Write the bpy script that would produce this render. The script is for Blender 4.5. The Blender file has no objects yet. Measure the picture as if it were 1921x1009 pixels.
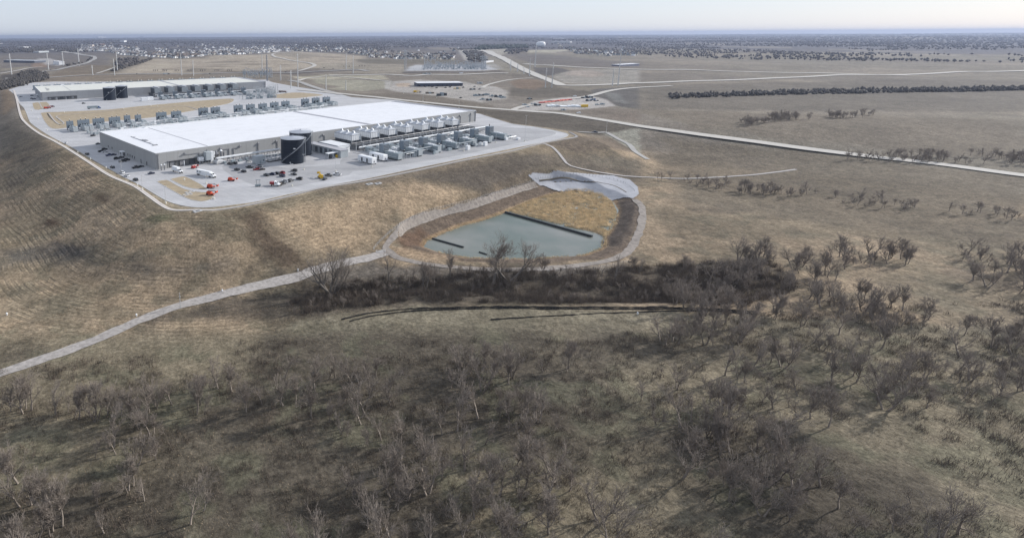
import bpy, math, random
import numpy as np
from mathutils import Vector, Matrix
random.seed(7); rng = np.random.default_rng(11)
SC = bpy.context.scene; COL = SC.collection
# ------------------------------------------------------------------ camera
F, PT, RL, H = 1086., .2107, -.0064, 100.
fw = np.array([0, math.cos(PT), -math.sin(PT)]); _r = np.array([1., 0, 0]); _u = np.cross(_r, fw)
cr = math.cos(RL)*_r + math.sin(RL)*_u; cu = -math.sin(RL)*_r + math.cos(RL)*_u
cd = bpy.data.cameras.new('camera'); cam = bpy.data.objects.new('camera', cd); COL.objects.link(cam)
M3 = Matrix(((cr[0], cu[0], -fw[0], 0), (cr[1], cu[1], -fw[1], 0), (cr[2], cu[2], -fw[2], H), (0, 0, 0, 1)))
cam.matrix_world = M3
cd.sensor_width = 36; cd.lens = 36*F/1921
cd.shift_x = (960.5-600)/1921; cd.shift_y = -(504.5-297.5)/1921
cd.clip_start = 1; cd.clip_end = 120000
SC.camera = cam
# ------------------------------------------------------------------ light
SUNDIR = np.array([.926*math.cos(math.radians(24.5)), .377*math.cos(math.radians(24.5)), math.sin(math.radians(24.5))])
W = bpy.data.worlds.new('World'); SC.world = W; W.use_nodes = True
nt = W.node_tree; bg = nt.nodes['Background']
sky = nt.nodes.new('ShaderNodeTexSky'); sky.sky_type = 'NISHITA'; sky.sun_disc = False
sky.sun_elevation = math.radians(24.5); sky.sun_rotation = math.atan2(.926, .377)
sky.altitude = 300; sky.air_density = 1.0; sky.dust_density = .8; sky.ozone_density = 3
thin = nt.nodes.new('ShaderNodeMix'); thin.data_type = 'RGBA'; thin.inputs[0].default_value = .72; thin.inputs[7].default_value = (6.9, 7.5, 8.7, 1)   # thin high cloud
nt.links.new(sky.outputs[0], thin.inputs[6]); nt.links.new(thin.outputs[2], bg.inputs[0]); bg.inputs[1].default_value = .1
sl = bpy.data.lights.new('sun', 'SUN'); sl.energy = 4.9; sl.angle = math.radians(.6); sl.color = (1, .965, .92)
so = bpy.data.objects.new('sun', sl); COL.objects.link(so)
so.rotation_euler = Vector(-SUNDIR).to_track_quat('-Z', 'Y').to_euler(); so.location = (300, 0, 300)
vs = SC.view_settings; vs.view_transform = 'Standard'; vs.look = 'None'; vs.gamma = 1; vs.exposure = .17
vs.use_curve_mapping = False
# ------------------------------------------------------------------ numeric helpers
def ray(px, py):
    d = (px-600)*cr + (297.5-py)*cu + F*fw
    return np.array([0, 0, H]), d/np.linalg.norm(d)
def G(px, py, z=0.):
    o, d = ray(px, py); return o + d*((z-H)/d[2])
def proj(P):
    d = np.array(P)-np.array([0, 0, H]); z = d@fw
    return 600+F*(d@cr)/z, 297.5-F*(d@cu)/z
def _hash(i, j, s):
    v = np.sin(i*127.1+j*311.7+s*74.7)*43758.5453
    return v-np.floor(v)
def vnoise(x, y, sc, seed=0):
    x = x/sc; y = y/sc; i = np.floor(x); j = np.floor(y); fx = x-i; fy = y-j
    fx = fx*fx*(3-2*fx); fy = fy*fy*(3-2*fy)
    a = _hash(i, j, seed); b = _hash(i+1, j, seed); c = _hash(i, j+1, seed); d = _hash(i+1, j+1, seed)
    return (a+(b-a)*fx)*(1-fy)+(c+(d-c)*fx)*fy
def fbm(x, y, sc, o=3, seed=0):
    t = 0; a = .5; n = 0
    for k in range(o):
        t = t+a*vnoise(x, y, sc, seed+k*13); n += a; a *= .5; sc /= 2.03
    return t/n
def sdist(x, y, poly, lim=None):
    """signed distance to polygon, negative inside"""
    x = np.asarray(x, float); y = np.asarray(y, float)
    P = np.asarray(poly, float)
    d2 = np.full(x.shape, 1e18); ins = np.zeros(x.shape, bool)
    n = len(P)
    for k in range(n):
        ax, ay = P[k]; bx, by = P[(k+1) % n]
        ex, ey = bx-ax, by-ay; L = ex*ex+ey*ey+1e-9
        t = np.clip(((x-ax)*ex+(y-ay)*ey)/L, 0, 1)
        d2 = np.minimum(d2, (x-ax-t*ex)**2+(y-ay-t*ey)**2)
        c = ((ay > y) != (by > y)) & (x < (bx-ax)*(y-ay)/(by-ay+1e-12)+ax)
        ins ^= c
    d = np.sqrt(d2); return np.where(ins, -d, d)
def ss(t): t = np.clip(t, 0, 1); return t*t*(3-2*t)
def flat(pts, z): return [tuple(G(a, b, z)[:2]) for a, b in pts]
# ------------------------------------------------------------------ terrain
SIDEW = [(16,169),(31,186),(38.7,216.7),(49,232),(72,250),(103,266),(129,281),(206,330),(251,349.5),(301,384),(319,394.6),
         (366,395),(400,396),(480,383.7),(542,370),(605,353.5),(680,342),(878,300),(960,285),(1013,271),(1083,257.7)]
PADO = SIDEW+[(1060,246),(1003,237),(962,231),(900,212),(742,186),(660,181),(630,172),(560,152),(520,139),(300,143),(58,154)]
PADW = flat(PADO, 0)
WZ = -25.
BASIN = [(794.7,463.4),(802,453),(815,446),(865.6,425),(912.5,412.5),(947,400),(985,385),(1020,372),(1060,362),(1100,360),(1130,368),
         (1150,378),(1158,395),(1152,420),(1140,437),(1132,448),(1132,462.7),(1120.7,469),(1094.5,479),(1045,482),(1000,486),(927,485),(877,484),(840,478),(814,470)]
BASW = flat(BASIN, WZ)
HC = G(420, 112)[:2]
REEDW = flat([(950,395),(985,380),(1020,368),(1060,357),(1100,356),(1130,364),(1152,378),(1160,398),(1153,420),(1141,440),(1136,464),(1127,466),(1129,446),(1112,438),(1060,426),(1000,410),(960,402)], WZ)
def T(x, y, dp=None):
    x = np.asarray(x, float); y = np.asarray(y, float)
    if dp is None: dp = sdist(x, y, PADW)
    d = np.maximum(dp, 0)
    yl = np.where(x < 250, 1190+(x+600)*(-.62), 663-0*(x))
    w = ss((yl-y)/150)
    w = w*(1-ss((x-300)/500)*.55)
    z = -(3.+18.5*w)*ss(d/78.)**.85
    r = np.hypot(x, y)
    out = ss(d/25)
    z = z + out*((fbm(x, y, 22, 3, 3)-.5)*.9)*(1-ss((r-500)/300)) + out*(fbm(x, y, 420, 3, 9)-.5)*np.clip((r-500)/1500, 0, 1)*14
    z = z + 12*np.exp(-((x-HC[0])**2+(y-HC[1])**2)/500.**2)
    z = z + (fbm(x, y, 2600, 3, 21)-.42)*70*ss((r-3800)/6000)
    # creek ravine in front
    yc = 262+6*np.sin(x/34.)+.0*x
    z = z - 3.2*np.exp(-((y-yc)/9.)**2)*ss((x+45)/40)*ss((240-x)/60)
    m = (x > 20) & (x < 300) & (y > 270) & (y < 560)
    if np.any(m):
        z = np.array(z, float, copy=True) if z.ndim else np.array([float(z)])
        xx = np.atleast_1d(x); yy = np.atleast_1d(y); mm = np.atleast_1d(m)
        ds = sdist(xx[mm], yy[mm], BASW)
        rd = ss(-sdist(xx[mm], yy[mm], REEDW)/2.5); mud = WZ+.02+(fbm(xx[mm], yy[mm], 5., 3, 44)-.33)*.8
        zb = np.where(ds > 0, WZ+.34*ds+1.2*np.maximum(ds-14, 0), WZ+np.maximum(.5*ds, -1.6))
        zb = zb*(1-rd)+np.maximum(zb, mud)*rd
        k = z[mm]; z[mm] = np.minimum(k, zb)
        if not x.ndim: z = z[0]
    return z
def P(px, py):
    """point of the ground seen at photograph position px,py"""
    o, d = ray(px, py)
    if d[2] > -.003: d = d.copy(); d[2] = -.003
    t = (H+30)/-d[2]; t0 = max((H-45)/-d[2], 10)
    ts = np.linspace(t0, t, 160)
    X = o[0]+d[0]*ts; Y = o[1]+d[1]*ts; Z = o[2]+d[2]*ts
    f = Z-T(X, Y); k = np.argmax(f < 0)
    if f[k] >= 0: return o+d*t
    if k == 0: return o+d*ts[0]
    a, b = ts[k-1], ts[k]; fa, fb = f[k-1], f[k]
    tt = a+(b-a)*fa/(fa-fb); p = o+d*tt
    return np.array([p[0], p[1], float(T(np.array([p[0]]), np.array([p[1]]))[0])])
def tz(x, y): return float(T(np.array([float(x)]), np.array([float(y)]))[0])
def lin(c): return tuple((v/255/12.92 if v <= 10 else ((v/255+.055)/1.055)**2.4) for v in c)
def alb(r, g, b, k=.72):
    c = np.array(lin((r, g, b)))*k; y = c@np.array([.3, .59, .11]); return tuple(c+(y-c)*.27)
# ------------------------------------------------------------------ materials
_mats = {}
def mat(name, col, rough=.8, metal=0., var=.12, sc=.5, bump=0., spec=.3, coat=0., streak=None):
    if name in _mats: return _mats[name]
    m = bpy.data.materials.new(name); m.use_nodes = True; n = m.node_tree.nodes; l = m.node_tree.links
    b = n['Principled BSDF']; b.inputs['Roughness'].default_value = rough; b.inputs['Metallic'].default_value = metal
    b.inputs['Specular IOR Level'].default_value = spec
    if coat: b.inputs['Coat Weight'].default_value = coat
    g = n.new('ShaderNodeNewGeometry'); mp = n.new('ShaderNodeMapping'); l.new(g.outputs['Position'], mp.inputs[0])
    if streak: mp.inputs['Scale'].default_value = streak
    t = n.new('ShaderNodeTexNoise'); t.inputs['Scale'].default_value = sc; t.inputs['Detail'].default_value = 5; l.new(mp.outputs[0], t.inputs['Vector'])
    r = n.new('ShaderNodeMapRange'); r.inputs[1].default_value = .25; r.inputs[2].default_value = .75
    r.inputs[3].default_value = 1-var; r.inputs[4].default_value = 1+var; l.new(t.outputs[0], r.inputs[0])
    mx = n.new('ShaderNodeMix'); mx.data_type = 'RGBA'; mx.blend_type = 'MULTIPLY'; mx.inputs[0].default_value = 1
    mx.inputs[6].default_value = (*col, 1); l.new(r.outputs[0], mx.inputs[7]); l.new(mx.outputs[2], b.inputs['Base Color'])
    if bump:
        bp = n.new('ShaderNodeBump'); bp.inputs['Strength'].default_value = bump; bp.inputs['Distance'].default_value = .3
        l.new(t.outputs[0], bp.inputs['Height']); l.new(bp.outputs[0], b.inputs['Normal'])
    _mats[name] = m; return m
M = {}
def dm(k, *a, **kw): M[k] = mat(k, *a, **kw)
dm('roof_membrane', (.70,.70,.715), .55, var=.03, sc=.03)
dm('roof_membrane_cream', (.62,.61,.55), .6, var=.03, sc=.03)
dm('roof_band', (.30,.30,.33), .8, var=.05)
dm('roof_joint', (.36,.36,.38), .8)
dm('parapet', (.62,.63,.64), .7, var=.05)
dm('wall_panel', (.33,.33,.325), .8, var=.05, sc=.2, streak=(1,1,.15))
dm('wall_panel_b', (.31,.315,.325), .8, var=.05, sc=.2)
dm('joint_dark', (.12,.12,.12), .9)
dm('door_dark', (.05,.055,.065), .5)
dm('dock_interior', (.05,.05,.055), .9)
dm('duct', (.25,.25,.26), .45, .3)
dm('white_metal', (.74,.75,.76), .45, var=.06)
dm('white_pipe', (.68,.69,.70), .4, var=.08)
dm('tank_blue', (.010,.016,.028), .5, var=.2, sc=.3, spec=.2)
dm('tank_roof', (.36,.38,.42), .5, .1)
dm('galv', (.42,.44,.46), .45, .35)
dm('steel_dark', (.045,.048,.052), .6)
dm('equip_grey', (.24,.28,.30), .55, var=.1)
dm('equip_pale', (.37,.40,.415), .55, var=.1)
dm('equip_blue', (.18,.215,.25), .5, var=.12)
dm('louver', (.09,.10,.115), .6)
dm('tower_roof', (.42,.44,.47), .45, .2)
dm('tyre', (.02,.02,.02), .9); dm('glass_dark', (.015,.018,.022), .12, spec=.6)
dm('gravel', alb(180,171,163), .95, var=.3, sc=.6, bump=.4)
dm('path_dirt', alb(158,146,134), .95, var=.35, sc=.45, bump=.4)
dm('road_tan', alb(205,198,186), .9, var=.1, sc=.25)
dm('road_grey', alb(178,174,168), .9, var=.12, sc=.1)
dm('sidewalk', alb(196,188,182), .9, var=.1, sc=.6)
dm('kerb', alb(212,210,206), .85, var=.08)
dm('lawn', alb(182,160,122), .95, var=.22, sc=.16, bump=.4)
dm('soil_line', alb(96,86,70), .95)
dm('wood', (.16,.13,.10), .85); dm('bark', (.165,.145,.125), .9, var=.3, sc=1.5)
dm('twig', (.23,.195,.165), .9, var=.3, sc=.4)
dm('brush', (.13,.104,.082), .95, var=.4, sc=.15)
dm('distant_wood', (.085,.076,.074), .95, var=.35, sc=.02)
dm('reed', (.64,.52,.34), .9, var=.42, sc=.3)
dm('orange', (.50,.065,.02), .4); dm('red', (.28,.02,.02), .3, coat=.3); dm('yellow', (.66,.42,.03), .45)
dm('tarp', (.72,.74,.76), .7, var=.1); dm('redpanel', (.62,.17,.13), .7); dm('container_blue', (.03,.10,.25), .5)
dm('float_dark', (.035,.045,.05), .7); dm('concrete_pale', (.45,.45,.45), .85, var=.1)
dm('pole_steel', (.58,.58,.57), .55, .2); dm('pole_dark', (.22,.23,.25), .55, .2); dm('silt', (.022,.021,.02), .9)
dm('lamp_base', (.72,.68,.58), .9)
# concrete with slab joints
def concrete(name, col):
    m = mat(name, col, .85, var=.09, sc=.04, bump=0); n = m.node_tree.nodes; l = m.node_tree.links
    b = n['Principled BSDF']; mx = [q for q in n if q.type == 'MIX'][0]; g = [q for q in n if q.type == 'NEW_GEOMETRY'][0]
    mp = n.new('ShaderNodeMapping'); mp.inputs['Rotation'].default_value = (0, 0, -.6634); l.new(g.outputs['Position'], mp.inputs[0])
    br = n.new('ShaderNodeTexBrick'); br.offset = 0; br.inputs['Scale'].default_value = 1
    br.inputs['Brick Width'].default_value = 5; br.inputs['Row Height'].default_value = 5; br.inputs['Mortar Size'].default_value = .1
    br.inputs['Color1'].default_value = (1,1,1,1); br.inputs['Color2'].default_value = (.93,.93,.94,1); br.inputs['Mortar'].default_value = (.72,.72,.72,1)
    l.new(mp.outputs[0], br.inputs['Vector'])
    m2 = n.new('ShaderNodeMix'); m2.data_type = 'RGBA'; m2.blend_type = 'MULTIPLY'; m2.inputs[0].default_value = 1
    l.new(mx.outputs[2], m2.inputs[6]); l.new(br.outputs['Color'], m2.inputs[7])
    t = n.new('ShaderNodeTexNoise'); t.inputs['Scale'].default_value = .02; t.inputs['Detail'].default_value = 6
    mp2 = n.new('ShaderNodeMapping'); mp2.inputs['Rotation'].default_value = (0, 0, -.6634); mp2.inputs['Scale'].default_value = (1, 4, 1)
    l.new(g.outputs['Position'], mp2.inputs[0]); l.new(mp2.outputs[0], t.inputs['Vector'])
    r = n.new('ShaderNodeMapRange'); r.inputs[1].default_value = .3; r.inputs[2].default_value = .7; r.inputs[3].default_value = .86; r.inputs[4].default_value = 1.06
    l.new(t.outputs[0], r.inputs[0])
    m3 = n.new('ShaderNodeMix'); m3.data_type = 'RGBA'; m3.blend_type = 'MULTIPLY'; m3.inputs[0].default_value = 1
    l.new(m2.outputs[2], m3.inputs[6]); l.new(r.outputs[0], m3.inputs[7]); l.new(m3.outputs[2], b.inputs['Base Color'])
    return m
M['concrete'] = concrete('concrete', alb(204,203,204)); M['asphalt_pale'] = concrete('lot_pavement', alb(184,183,184))
M['apron'] = mat('apron_concrete', alb(176,178,186), .9, var=.14, sc=.25, bump=.1)
def seams(key):
    m = M[key]; n = m.node_tree.nodes; l = m.node_tree.links; b = n['Principled BSDF']; mx = [q for q in n if q.type == 'MIX'][0]; g = [q for q in n if q.type == 'NEW_GEOMETRY'][0]
    mp = n.new('ShaderNodeMapping'); mp.inputs['Rotation'].default_value = (0, 0, -.6634); l.new(g.outputs['Position'], mp.inputs[0])
    br = n.new('ShaderNodeTexBrick'); br.offset = .5; br.inputs['Scale'].default_value = 1; br.inputs['Brick Width'].default_value = 30; br.inputs['Row Height'].default_value = 3; br.inputs['Mortar Size'].default_value = .07
    br.inputs['Color1'].default_value = (1,1,1,1); br.inputs['Color2'].default_value = (.965,.97,.975,1); br.inputs['Mortar'].default_value = (.84,.85,.86,1); l.new(mp.outputs[0], br.inputs['Vector'])
    t = n.new('ShaderNodeTexNoise'); t.inputs['Scale'].default_value = .09; t.inputs['Detail'].default_value = 6; l.new(g.outputs['Position'], t.inputs['Vector'])
    r = n.new('ShaderNodeMapRange'); r.inputs[1].default_value = .3; r.inputs[2].default_value = .5; r.inputs[3].default_value = .93; r.inputs[4].default_value = 1.0; l.new(t.outputs[0], r.inputs[0])
    p = mx.outputs[2]
    for o in (br.outputs['Color'], r.outputs[0]):
        x = n.new('ShaderNodeMix'); x.data_type = 'RGBA'; x.blend_type = 'MULTIPLY'; x.inputs[0].default_value = 1; l.new(p, x.inputs[6]); l.new(o, x.inputs[7]); p = x.outputs[2]
    l.new(p, b.inputs['Base Color'])
seams('roof_membrane'); seams('roof_membrane_cream')
# ------------------------------------------------------------------ mesh builder
class MB:
    def __init__(s): s.v = []; s.f = []; s.m = []
    def add(s, vs, fs, m=0):
        o = len(s.v); s.v += [tuple(map(float, p)) for p in vs]
        for f in fs: s.f.append([i+o for i in f]); s.m.append(m)
    def box(s, x0, x1, y0, y1, z0, z1, m=0, tx=0, ty=0):
        s.add([(x0,y0,z0),(x1,y0,z0),(x1,y1,z0),(x0,y1,z0),(x0+tx,y0+ty,z1),(x1-tx,y0+ty,z1),(x1-tx,y1-ty,z1),(x0+tx,y1-ty,z1)],
              [(0,3,2,1),(4,5,6,7),(0,1,5,4),(1,2,6,5),(2,3,7,6),(3,0,4,7)], m)
    def cyl(s, p0, p1, r0, r1=None, n=8, m=0, cap=True):
        r1 = r0 if r1 is None else r1
        a = Vector(p0); b = Vector(p1); d = (b-a)
        if d.length < 1e-6: return
        d.normalize(); t = Vector((0,0,1)) if abs(d.z) < .9 else Vector((1,0,0))
        u = d.cross(t).normalized(); w = d.cross(u); vs = []
        for c, r in ((a, r0), (b, r1)):
            for k in range(n):
                q = 2*math.pi*k/n; vs.append(c+(u*math.cos(q)+w*math.sin(q))*r)
        fs = [(k, k+n, (k+1) % n+n, (k+1) % n) for k in range(n)]
        if cap: fs += [tuple(range(n)), tuple(range(2*n-1, n-1, -1))]
        s.add(vs, fs, m)
    def prism(s, pts, y0, y1, m=0, inset=0, zc=0):
        """profile in x,z extruded along y, sides drawn in by inset"""
        n = len(pts); cx = sum(p[0] for p in pts)/n; cz = sum(p[1] for p in pts)/n
        rings = []
        e = .12*(y1-y0) if inset else 0
        for y, k in ((y0, 1-inset), (y0+e, 1), (y1-e, 1), (y1, 1-inset)) if inset else ((y0, 1), (y1, 1)):
            rings.append([(cx+(x-cx)*k, y, cz+(z-cz)*k) for x, z in pts])
        vs = [p for r in rings for p in r]; fs = []
        for i in range(len(rings)-1):
            for k in range(n): fs.append((i*n+k, i*n+(k+1) % n, (i+1)*n+(k+1) % n, (i+1)*n+k))
        fs += [tuple(range(n-1, -1, -1)), tuple(range((len(rings)-1)*n, len(rings)*n))]
        s.add(vs, fs, m)
    def cone(s, c, r0, r1, h, n=12, m=0): s.cyl(c, (c[0], c[1], c[2]+h), r0, r1, n, m)
    def mesh(s, name, mats):
        me = bpy.data.meshes.new(name); me.from_pydata(s.v, [], s.f)
        for q in mats: me.materials.append(q)
        if len(mats) > 1: me.polygons.foreach_set('material_index', s.m)
        me.update(); return me
    def build(s, name, mats, parent=None, loc=None, rz=0, smooth=False):
        if not isinstance(mats, (list, tuple)): mats = [mats]
        me = s.mesh(name, mats)
        if smooth: me.polygons.foreach_set('use_smooth', [True]*len(me.polygons))
        return link(name, me, parent, loc, rz)
def link(name, me, parent=None, loc=None, rz=0):
    o = bpy.data.objects.new(name, me); COL.objects.link(o)
    if parent: o.parent = parent
    if loc is not None: o.location = tuple(map(float, loc))
    if rz: o.rotation_euler = (0, 0, rz)
    return o
def tag(o, label=None, cat=None, group=None, kind=None):
    if label: o['label'] = label
    if cat: o['category'] = cat
    if group: o['group'] = group
    if kind: o['kind'] = kind
    return o
def thing(name, label, cat, loc=(0,0,0), rz=0, group=None):
    return tag(link(name, None, None, loc, rz), label, cat, group)
KIDS = {}
def kids(o): return [c for c in o.children]
def copy_tree(o, loc, rz, label, group=None, paint=None):
    r = o.copy(); COL.objects.link(r); r.location = tuple(map(float, loc)); r.rotation_euler = (0, 0, rz); r['label'] = label
    if group: r['group'] = group
    def rec(src, dst, lv):
        for c in src.children:
            if c == dst: continue
            k = c.copy(); COL.objects.link(k); k.parent = dst
            rec(c, k, lv+1)
    rec(o, r, 0); return r
def npmesh(name, V, Fq, mats, parent=None, kind=None, smooth=False, col=None):
    """fast mesh from numpy; Fq faces (n,k)"""
    me = bpy.data.meshes.new(name); V = np.asarray(V, np.float32); Fq = np.asarray(Fq, np.int32); k = Fq.shape[1]
    me.vertices.add(len(V)); me.vertices.foreach_set('co', V.ravel())
    me.loops.add(Fq.size); me.loops.foreach_set('vertex_index', Fq.ravel())
    me.polygons.add(len(Fq)); me.polygons.foreach_set('loop_start', np.arange(0, Fq.size, k, dtype=np.int32))
    me.polygons.foreach_set('loop_total', np.full(len(Fq), k, np.int32))
    if smooth: me.polygons.foreach_set('use_smooth', np.ones(len(Fq), bool))
    if col is not None:
        a = me.color_attributes.new('tint', 'FLOAT_COLOR', 'POINT'); a.data.foreach_set('color', np.c_[col, np.ones(len(col))].astype(np.float32).ravel())
    me.update(calc_edges=True); me.validate()
    for q in (mats if isinstance(mats, (list, tuple)) else [mats]): me.materials.append(q)
    o = link(name, me, parent)
    if kind: o['kind'] = kind
    return o
def tris_poly(pts, z, name, m, kind='structure', th=0):
    """flat sheet from px outline given in world xy"""
    from mathutils.geometry import tessellate_polygon
    vs = [Vector((x, y, z)) for x, y in pts]
    fs = [tuple(t) for t in tessellate_polygon([vs])]
    me = bpy.data.meshes.new(name)
    ff = []
    for a, b, c in fs:
        n = (vs[b]-vs[a]).cross(vs[c]-vs[a]).z
        ff.append((a, b, c) if n > 0 else (a, c, b))
    V = [tuple(v) for v in vs]
    if th:
        n = len(V); V += [(x, y, z-th) for x, y, _ in V[:n]]
        ff += [(i, (i+1) % n, (i+1) % n+n, i+n) for i in range(n)]
    me.from_pydata(V, [], ff); me.materials.append(m); me.update()
    o = link(name, me); o['kind'] = kind; return o
def smooth_line(pts, step):
    pts = [np.array(p[:2], float) for p in pts]; n = len(pts); out = []
    for i in range(n-1):
        p0 = pts[max(i-1, 0)]; p1 = pts[i]; p2 = pts[i+1]; p3 = pts[min(i+2, n-1)]
        k = max(2, int(np.linalg.norm(p2-p1)/step))
        for t in np.arange(k)/k:
            out.append(.5*((2*p1)+(-p0+p2)*t+(2*p0-5*p1+4*p2-p3)*t*t+(-p0+3*p1-3*p2+p3)*t**3))
    out.append(pts[-1]); return np.array(out)
def strip(name, line, width, m, lift=.15, step=6, kind='structure', th=.0, cross=5, curve=True, widths=None, ragged=0):
    """road draped on the terrain; line in world xy"""
    L = smooth_line(line, step) if curve else np.array([p[:2] for p in line], float)
    tg = np.gradient(L, axis=0); tg /= np.linalg.norm(tg, axis=1)[:, None]+1e-9; nn = np.c_[-tg[:, 1], tg[:, 0]]
    wd = np.full(len(L), width) if widths is None else np.interp(np.linspace(0, 1, len(L)), np.linspace(0, 1, len(widths)), widths)
    V = []
    for s in np.linspace(-.5, .5, cross):
        q = L+nn*(wd[:, None]*s)
        if ragged and abs(s) > .49: q = q+nn*(np.sign(s)*(fbm(L[:, 0]+s*90, L[:, 1], 7, 3, 13)-.5)*ragged)[:, None]
        V.append(np.c_[q, T(q[:, 0], q[:, 1])])
    V = np.stack(V, 1)
    lf = lift+np.hypot(V[:, :, 0], V[:, :, 1])*.00035 if lift > .02 else lift
    V[:, :, 2] += lf
    if not ragged: V[:, :, 2] = V[:, :, 2].max(1)[:, None]*.5+V[:, :, 2]*.5
    n, c = V.shape[:2]; V = V.reshape(-1, 3)
    idx = np.arange(n*c).reshape(n, c)
    Fq = np.stack([idx[:-1, :-1], idx[:-1, 1:], idx[1:, 1:], idx[1:, :-1]], -1).reshape(-1, 4)[:, ::-1]
    if th:
        N = len(V); V = np.r_[V, V-np.array([0, 0, th])]
        e0 = idx[:, 0]; e1 = idx[:, -1]
        for e in (e0, e1): Fq = np.r_[Fq, np.stack([e[:-1], e[1:], e[1:]+N, e[:-1]+N], -1)]
    return npmesh(name, V, Fq, m, kind=kind)
def PL(pts): return [P(a, b)[:2] for a, b in pts]
#==GROUND==
def ground():
    az = np.concatenate([np.arange(-180, -60, 4.), np.arange(-60, -36, .6), np.arange(-36, 31, .1), np.arange(31, 58, .14), np.arange(58, 80, .6), np.arange(80, 180, 4.)])
    a = np.radians(az)
    dep = np.concatenate([[86, 78, 70, 62, 56, 52, 49], np.arange(47, 26, -.13), np.arange(26, .24, -.065)])
    r = np.r_[.5, (H+21)/np.tan(np.radians(dep)), 33000.]
    A, R = np.meshgrid(a, r); X = (R*np.sin(A)).ravel(); Y = (R*np.cos(A)).ravel()
    dp = sdist(X, Y, PADW); Z = T(X, Y, dp); Rr = R.ravel()
    nA, nR = len(a), len(r)
    # ---- colours
    def C(*c, k=.72): return np.array(alb(*c, k=k))
    n1 = fbm(X, Y, 60, 4, 31); n2 = fbm(X, Y, 12, 3, 41); n3 = fbm(X, Y, 5, 2, 5)
    col = np.empty((len(X), 3)); col[:] = C(140,128,114)
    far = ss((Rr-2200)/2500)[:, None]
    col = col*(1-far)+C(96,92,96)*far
    # patchwork of far fields
    cell = vnoise(np.floor(X/260)*260+.5, np.floor(Y/420)*420+.5, 1., 5)
    pc = vnoise(np.floor((X*.9+Y*.3)/330)*330+.5, np.floor((Y-X*.25)/260)*260+.5, 1., 9)
    rt = ((X > 420) & (Rr > 500) & (Rr < 4000) & (X > .33*Y))[:, None]; pal = np.array([C(150,134,108), C(116,104,86), C(134,126,100), C(166,150,122), C(104,96,84)])[np.clip((pc*5).astype(int), 0, 4)]
    col = np.where(rt, col*.35+pal*.65, col)
    fm = ((Rr > 2600) & (cell > .72))[:, None]
    col = np.where(fm, C(134,124,112), col)
    # mid distance default slightly olive grey
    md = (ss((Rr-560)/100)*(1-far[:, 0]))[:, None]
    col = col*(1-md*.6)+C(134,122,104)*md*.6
    # near bank
    nb = (ss((dp-0)/2)*(1-ss((Rr-620)/60)))[:, None]
    base = C(140,122,93); tan = C(168,143,108); oliv = C(118,108,84); dark = C(92,82,70)
    bk = base+(tan-base)*ss((n1-.42)/.22)[:, None]
    bk = bk+(oliv-bk)*(ss((n2-.5)/.22)*.6)[:, None]
    bk = bk+(dark-bk)*(ss((fbm(X, Y, 30, 3, 77)-.62)/.12)*.55)[:, None]
    col = col*(1-nb)+bk*nb
    def paint(px, c, feather=4, k=1., z=None, noise=0, world=None):
        w = world if world is not None else PL(px)
        w = np.array(w); x0, y0 = w.min(0)-feather*2; x1, y1 = w.max(0)+feather*2
        m = (X > x0) & (X < x1) & (Y > y0) & (Y < y1)
        if not m.any(): return
        d = sdist(X[m], Y[m], w)
        if noise: d = d+(fbm(X[m], Y[m], noise*1.5, 3, 55)-.5)*noise*1.6
        al = (ss(.5-d/feather*.5)*k)[:, None]
        col[m] = col[m]*(1-al)+np.array(c)*al
    # verge round the site
    v = (ss((dp+9)/2)*(1-ss((dp-1.0)/2))*(Rr < 900))[:, None]; col = col*(1-v)+C(168,150,118)*v
    paint([(195,333),(250,352),(315,400),(400,408),(480,396),(600,362),(690,346),(690,356),(600,376),(480,412),(400,424),(300,414),(240,366)], C(124,114,88), 8, .7, noise=5)
    paint([(280,405),(310,402),(330,412),(300,418),(268,414)], C(96,98,66), 3, .7, noise=3)
    # near bank patches
    paint([(0,470),(80,455),(140,462),(220,490),(330,500),(420,495),(400,515),(300,520),(200,515),(90,490),(0,500)], C(88,84,78), 10, .75, noise=10)
    paint([(100,455),(140,460),(150,480),(110,478)], C(74,70,68), 5, .8, noise=5)
    paint([(0,210),(40,225),(110,290),(60,330),(30,390),(0,420)], C(108,98,84), 14, .6, noise=10)
    paint([(0,235),(60,250),(100,275),(60,285),(0,300)], C(100,92,78), 8, .6, noise=5)
    paint([(0,170),(22,170),(30,200),(10,215),(0,215)], C(150,124,92), 8, .8, noise=5)
    paint([(85,412),(110,410),(112,422),(88,424)], C(82,60,44), 3, .8, noise=3)
    paint([(170,363),(195,366),(210,378),(190,380)], C(92,72,54), 3, .7, noise=3)
    paint([(440,404),(490,396),(505,430),(560,470),(580,500),(530,505),(490,470),(460,430)], C(98,80,62), 7, .85, noise=6)
    paint([(500,400),(560,385),(660,365),(770,338),(860,350),(895,372),(800,395),(720,420),(700,455),(660,470),(580,468),(520,430)], C(182,152,112), 9, .7, noise=8)
    paint([(700,345),(780,325),(850,312),(960,295),(1020,292),(1010,318),(990,330),(1008,344),(900,368),(860,350),(770,335)], C(104,93,80), 9, .9, noise=6)
    paint([(560,340),(700,320),(880,300),(960,288),(960,294),(860,312),(700,345),(600,366)], C(128,112,92), 5, .6, noise=4)
    paint([(960,292),(1080,290),(1200,300),(1200,345),(1150,325),(1060,320),(1000,318)], C(112,100,84), 9, .85, noise=6)
    paint([(1090,296),(1150,294),(1200,300),(1200,318),(1130,312)], C(132,120,98), 6, .7, noise=6)
    paint([(1020,270),(1086,256),(1150,258),(1200,285),(1080,287),(1060,281)], C(116,100,82), 5, .85, noise=5)
    # olive grassy edge near path, below left
    paint([(0,540),(120,560),(250,580),(280,600),(0,600)], C(122,112,88), 6, .5, noise=5)
    # pond surrounds
    bw = np.array(BASW)
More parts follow.
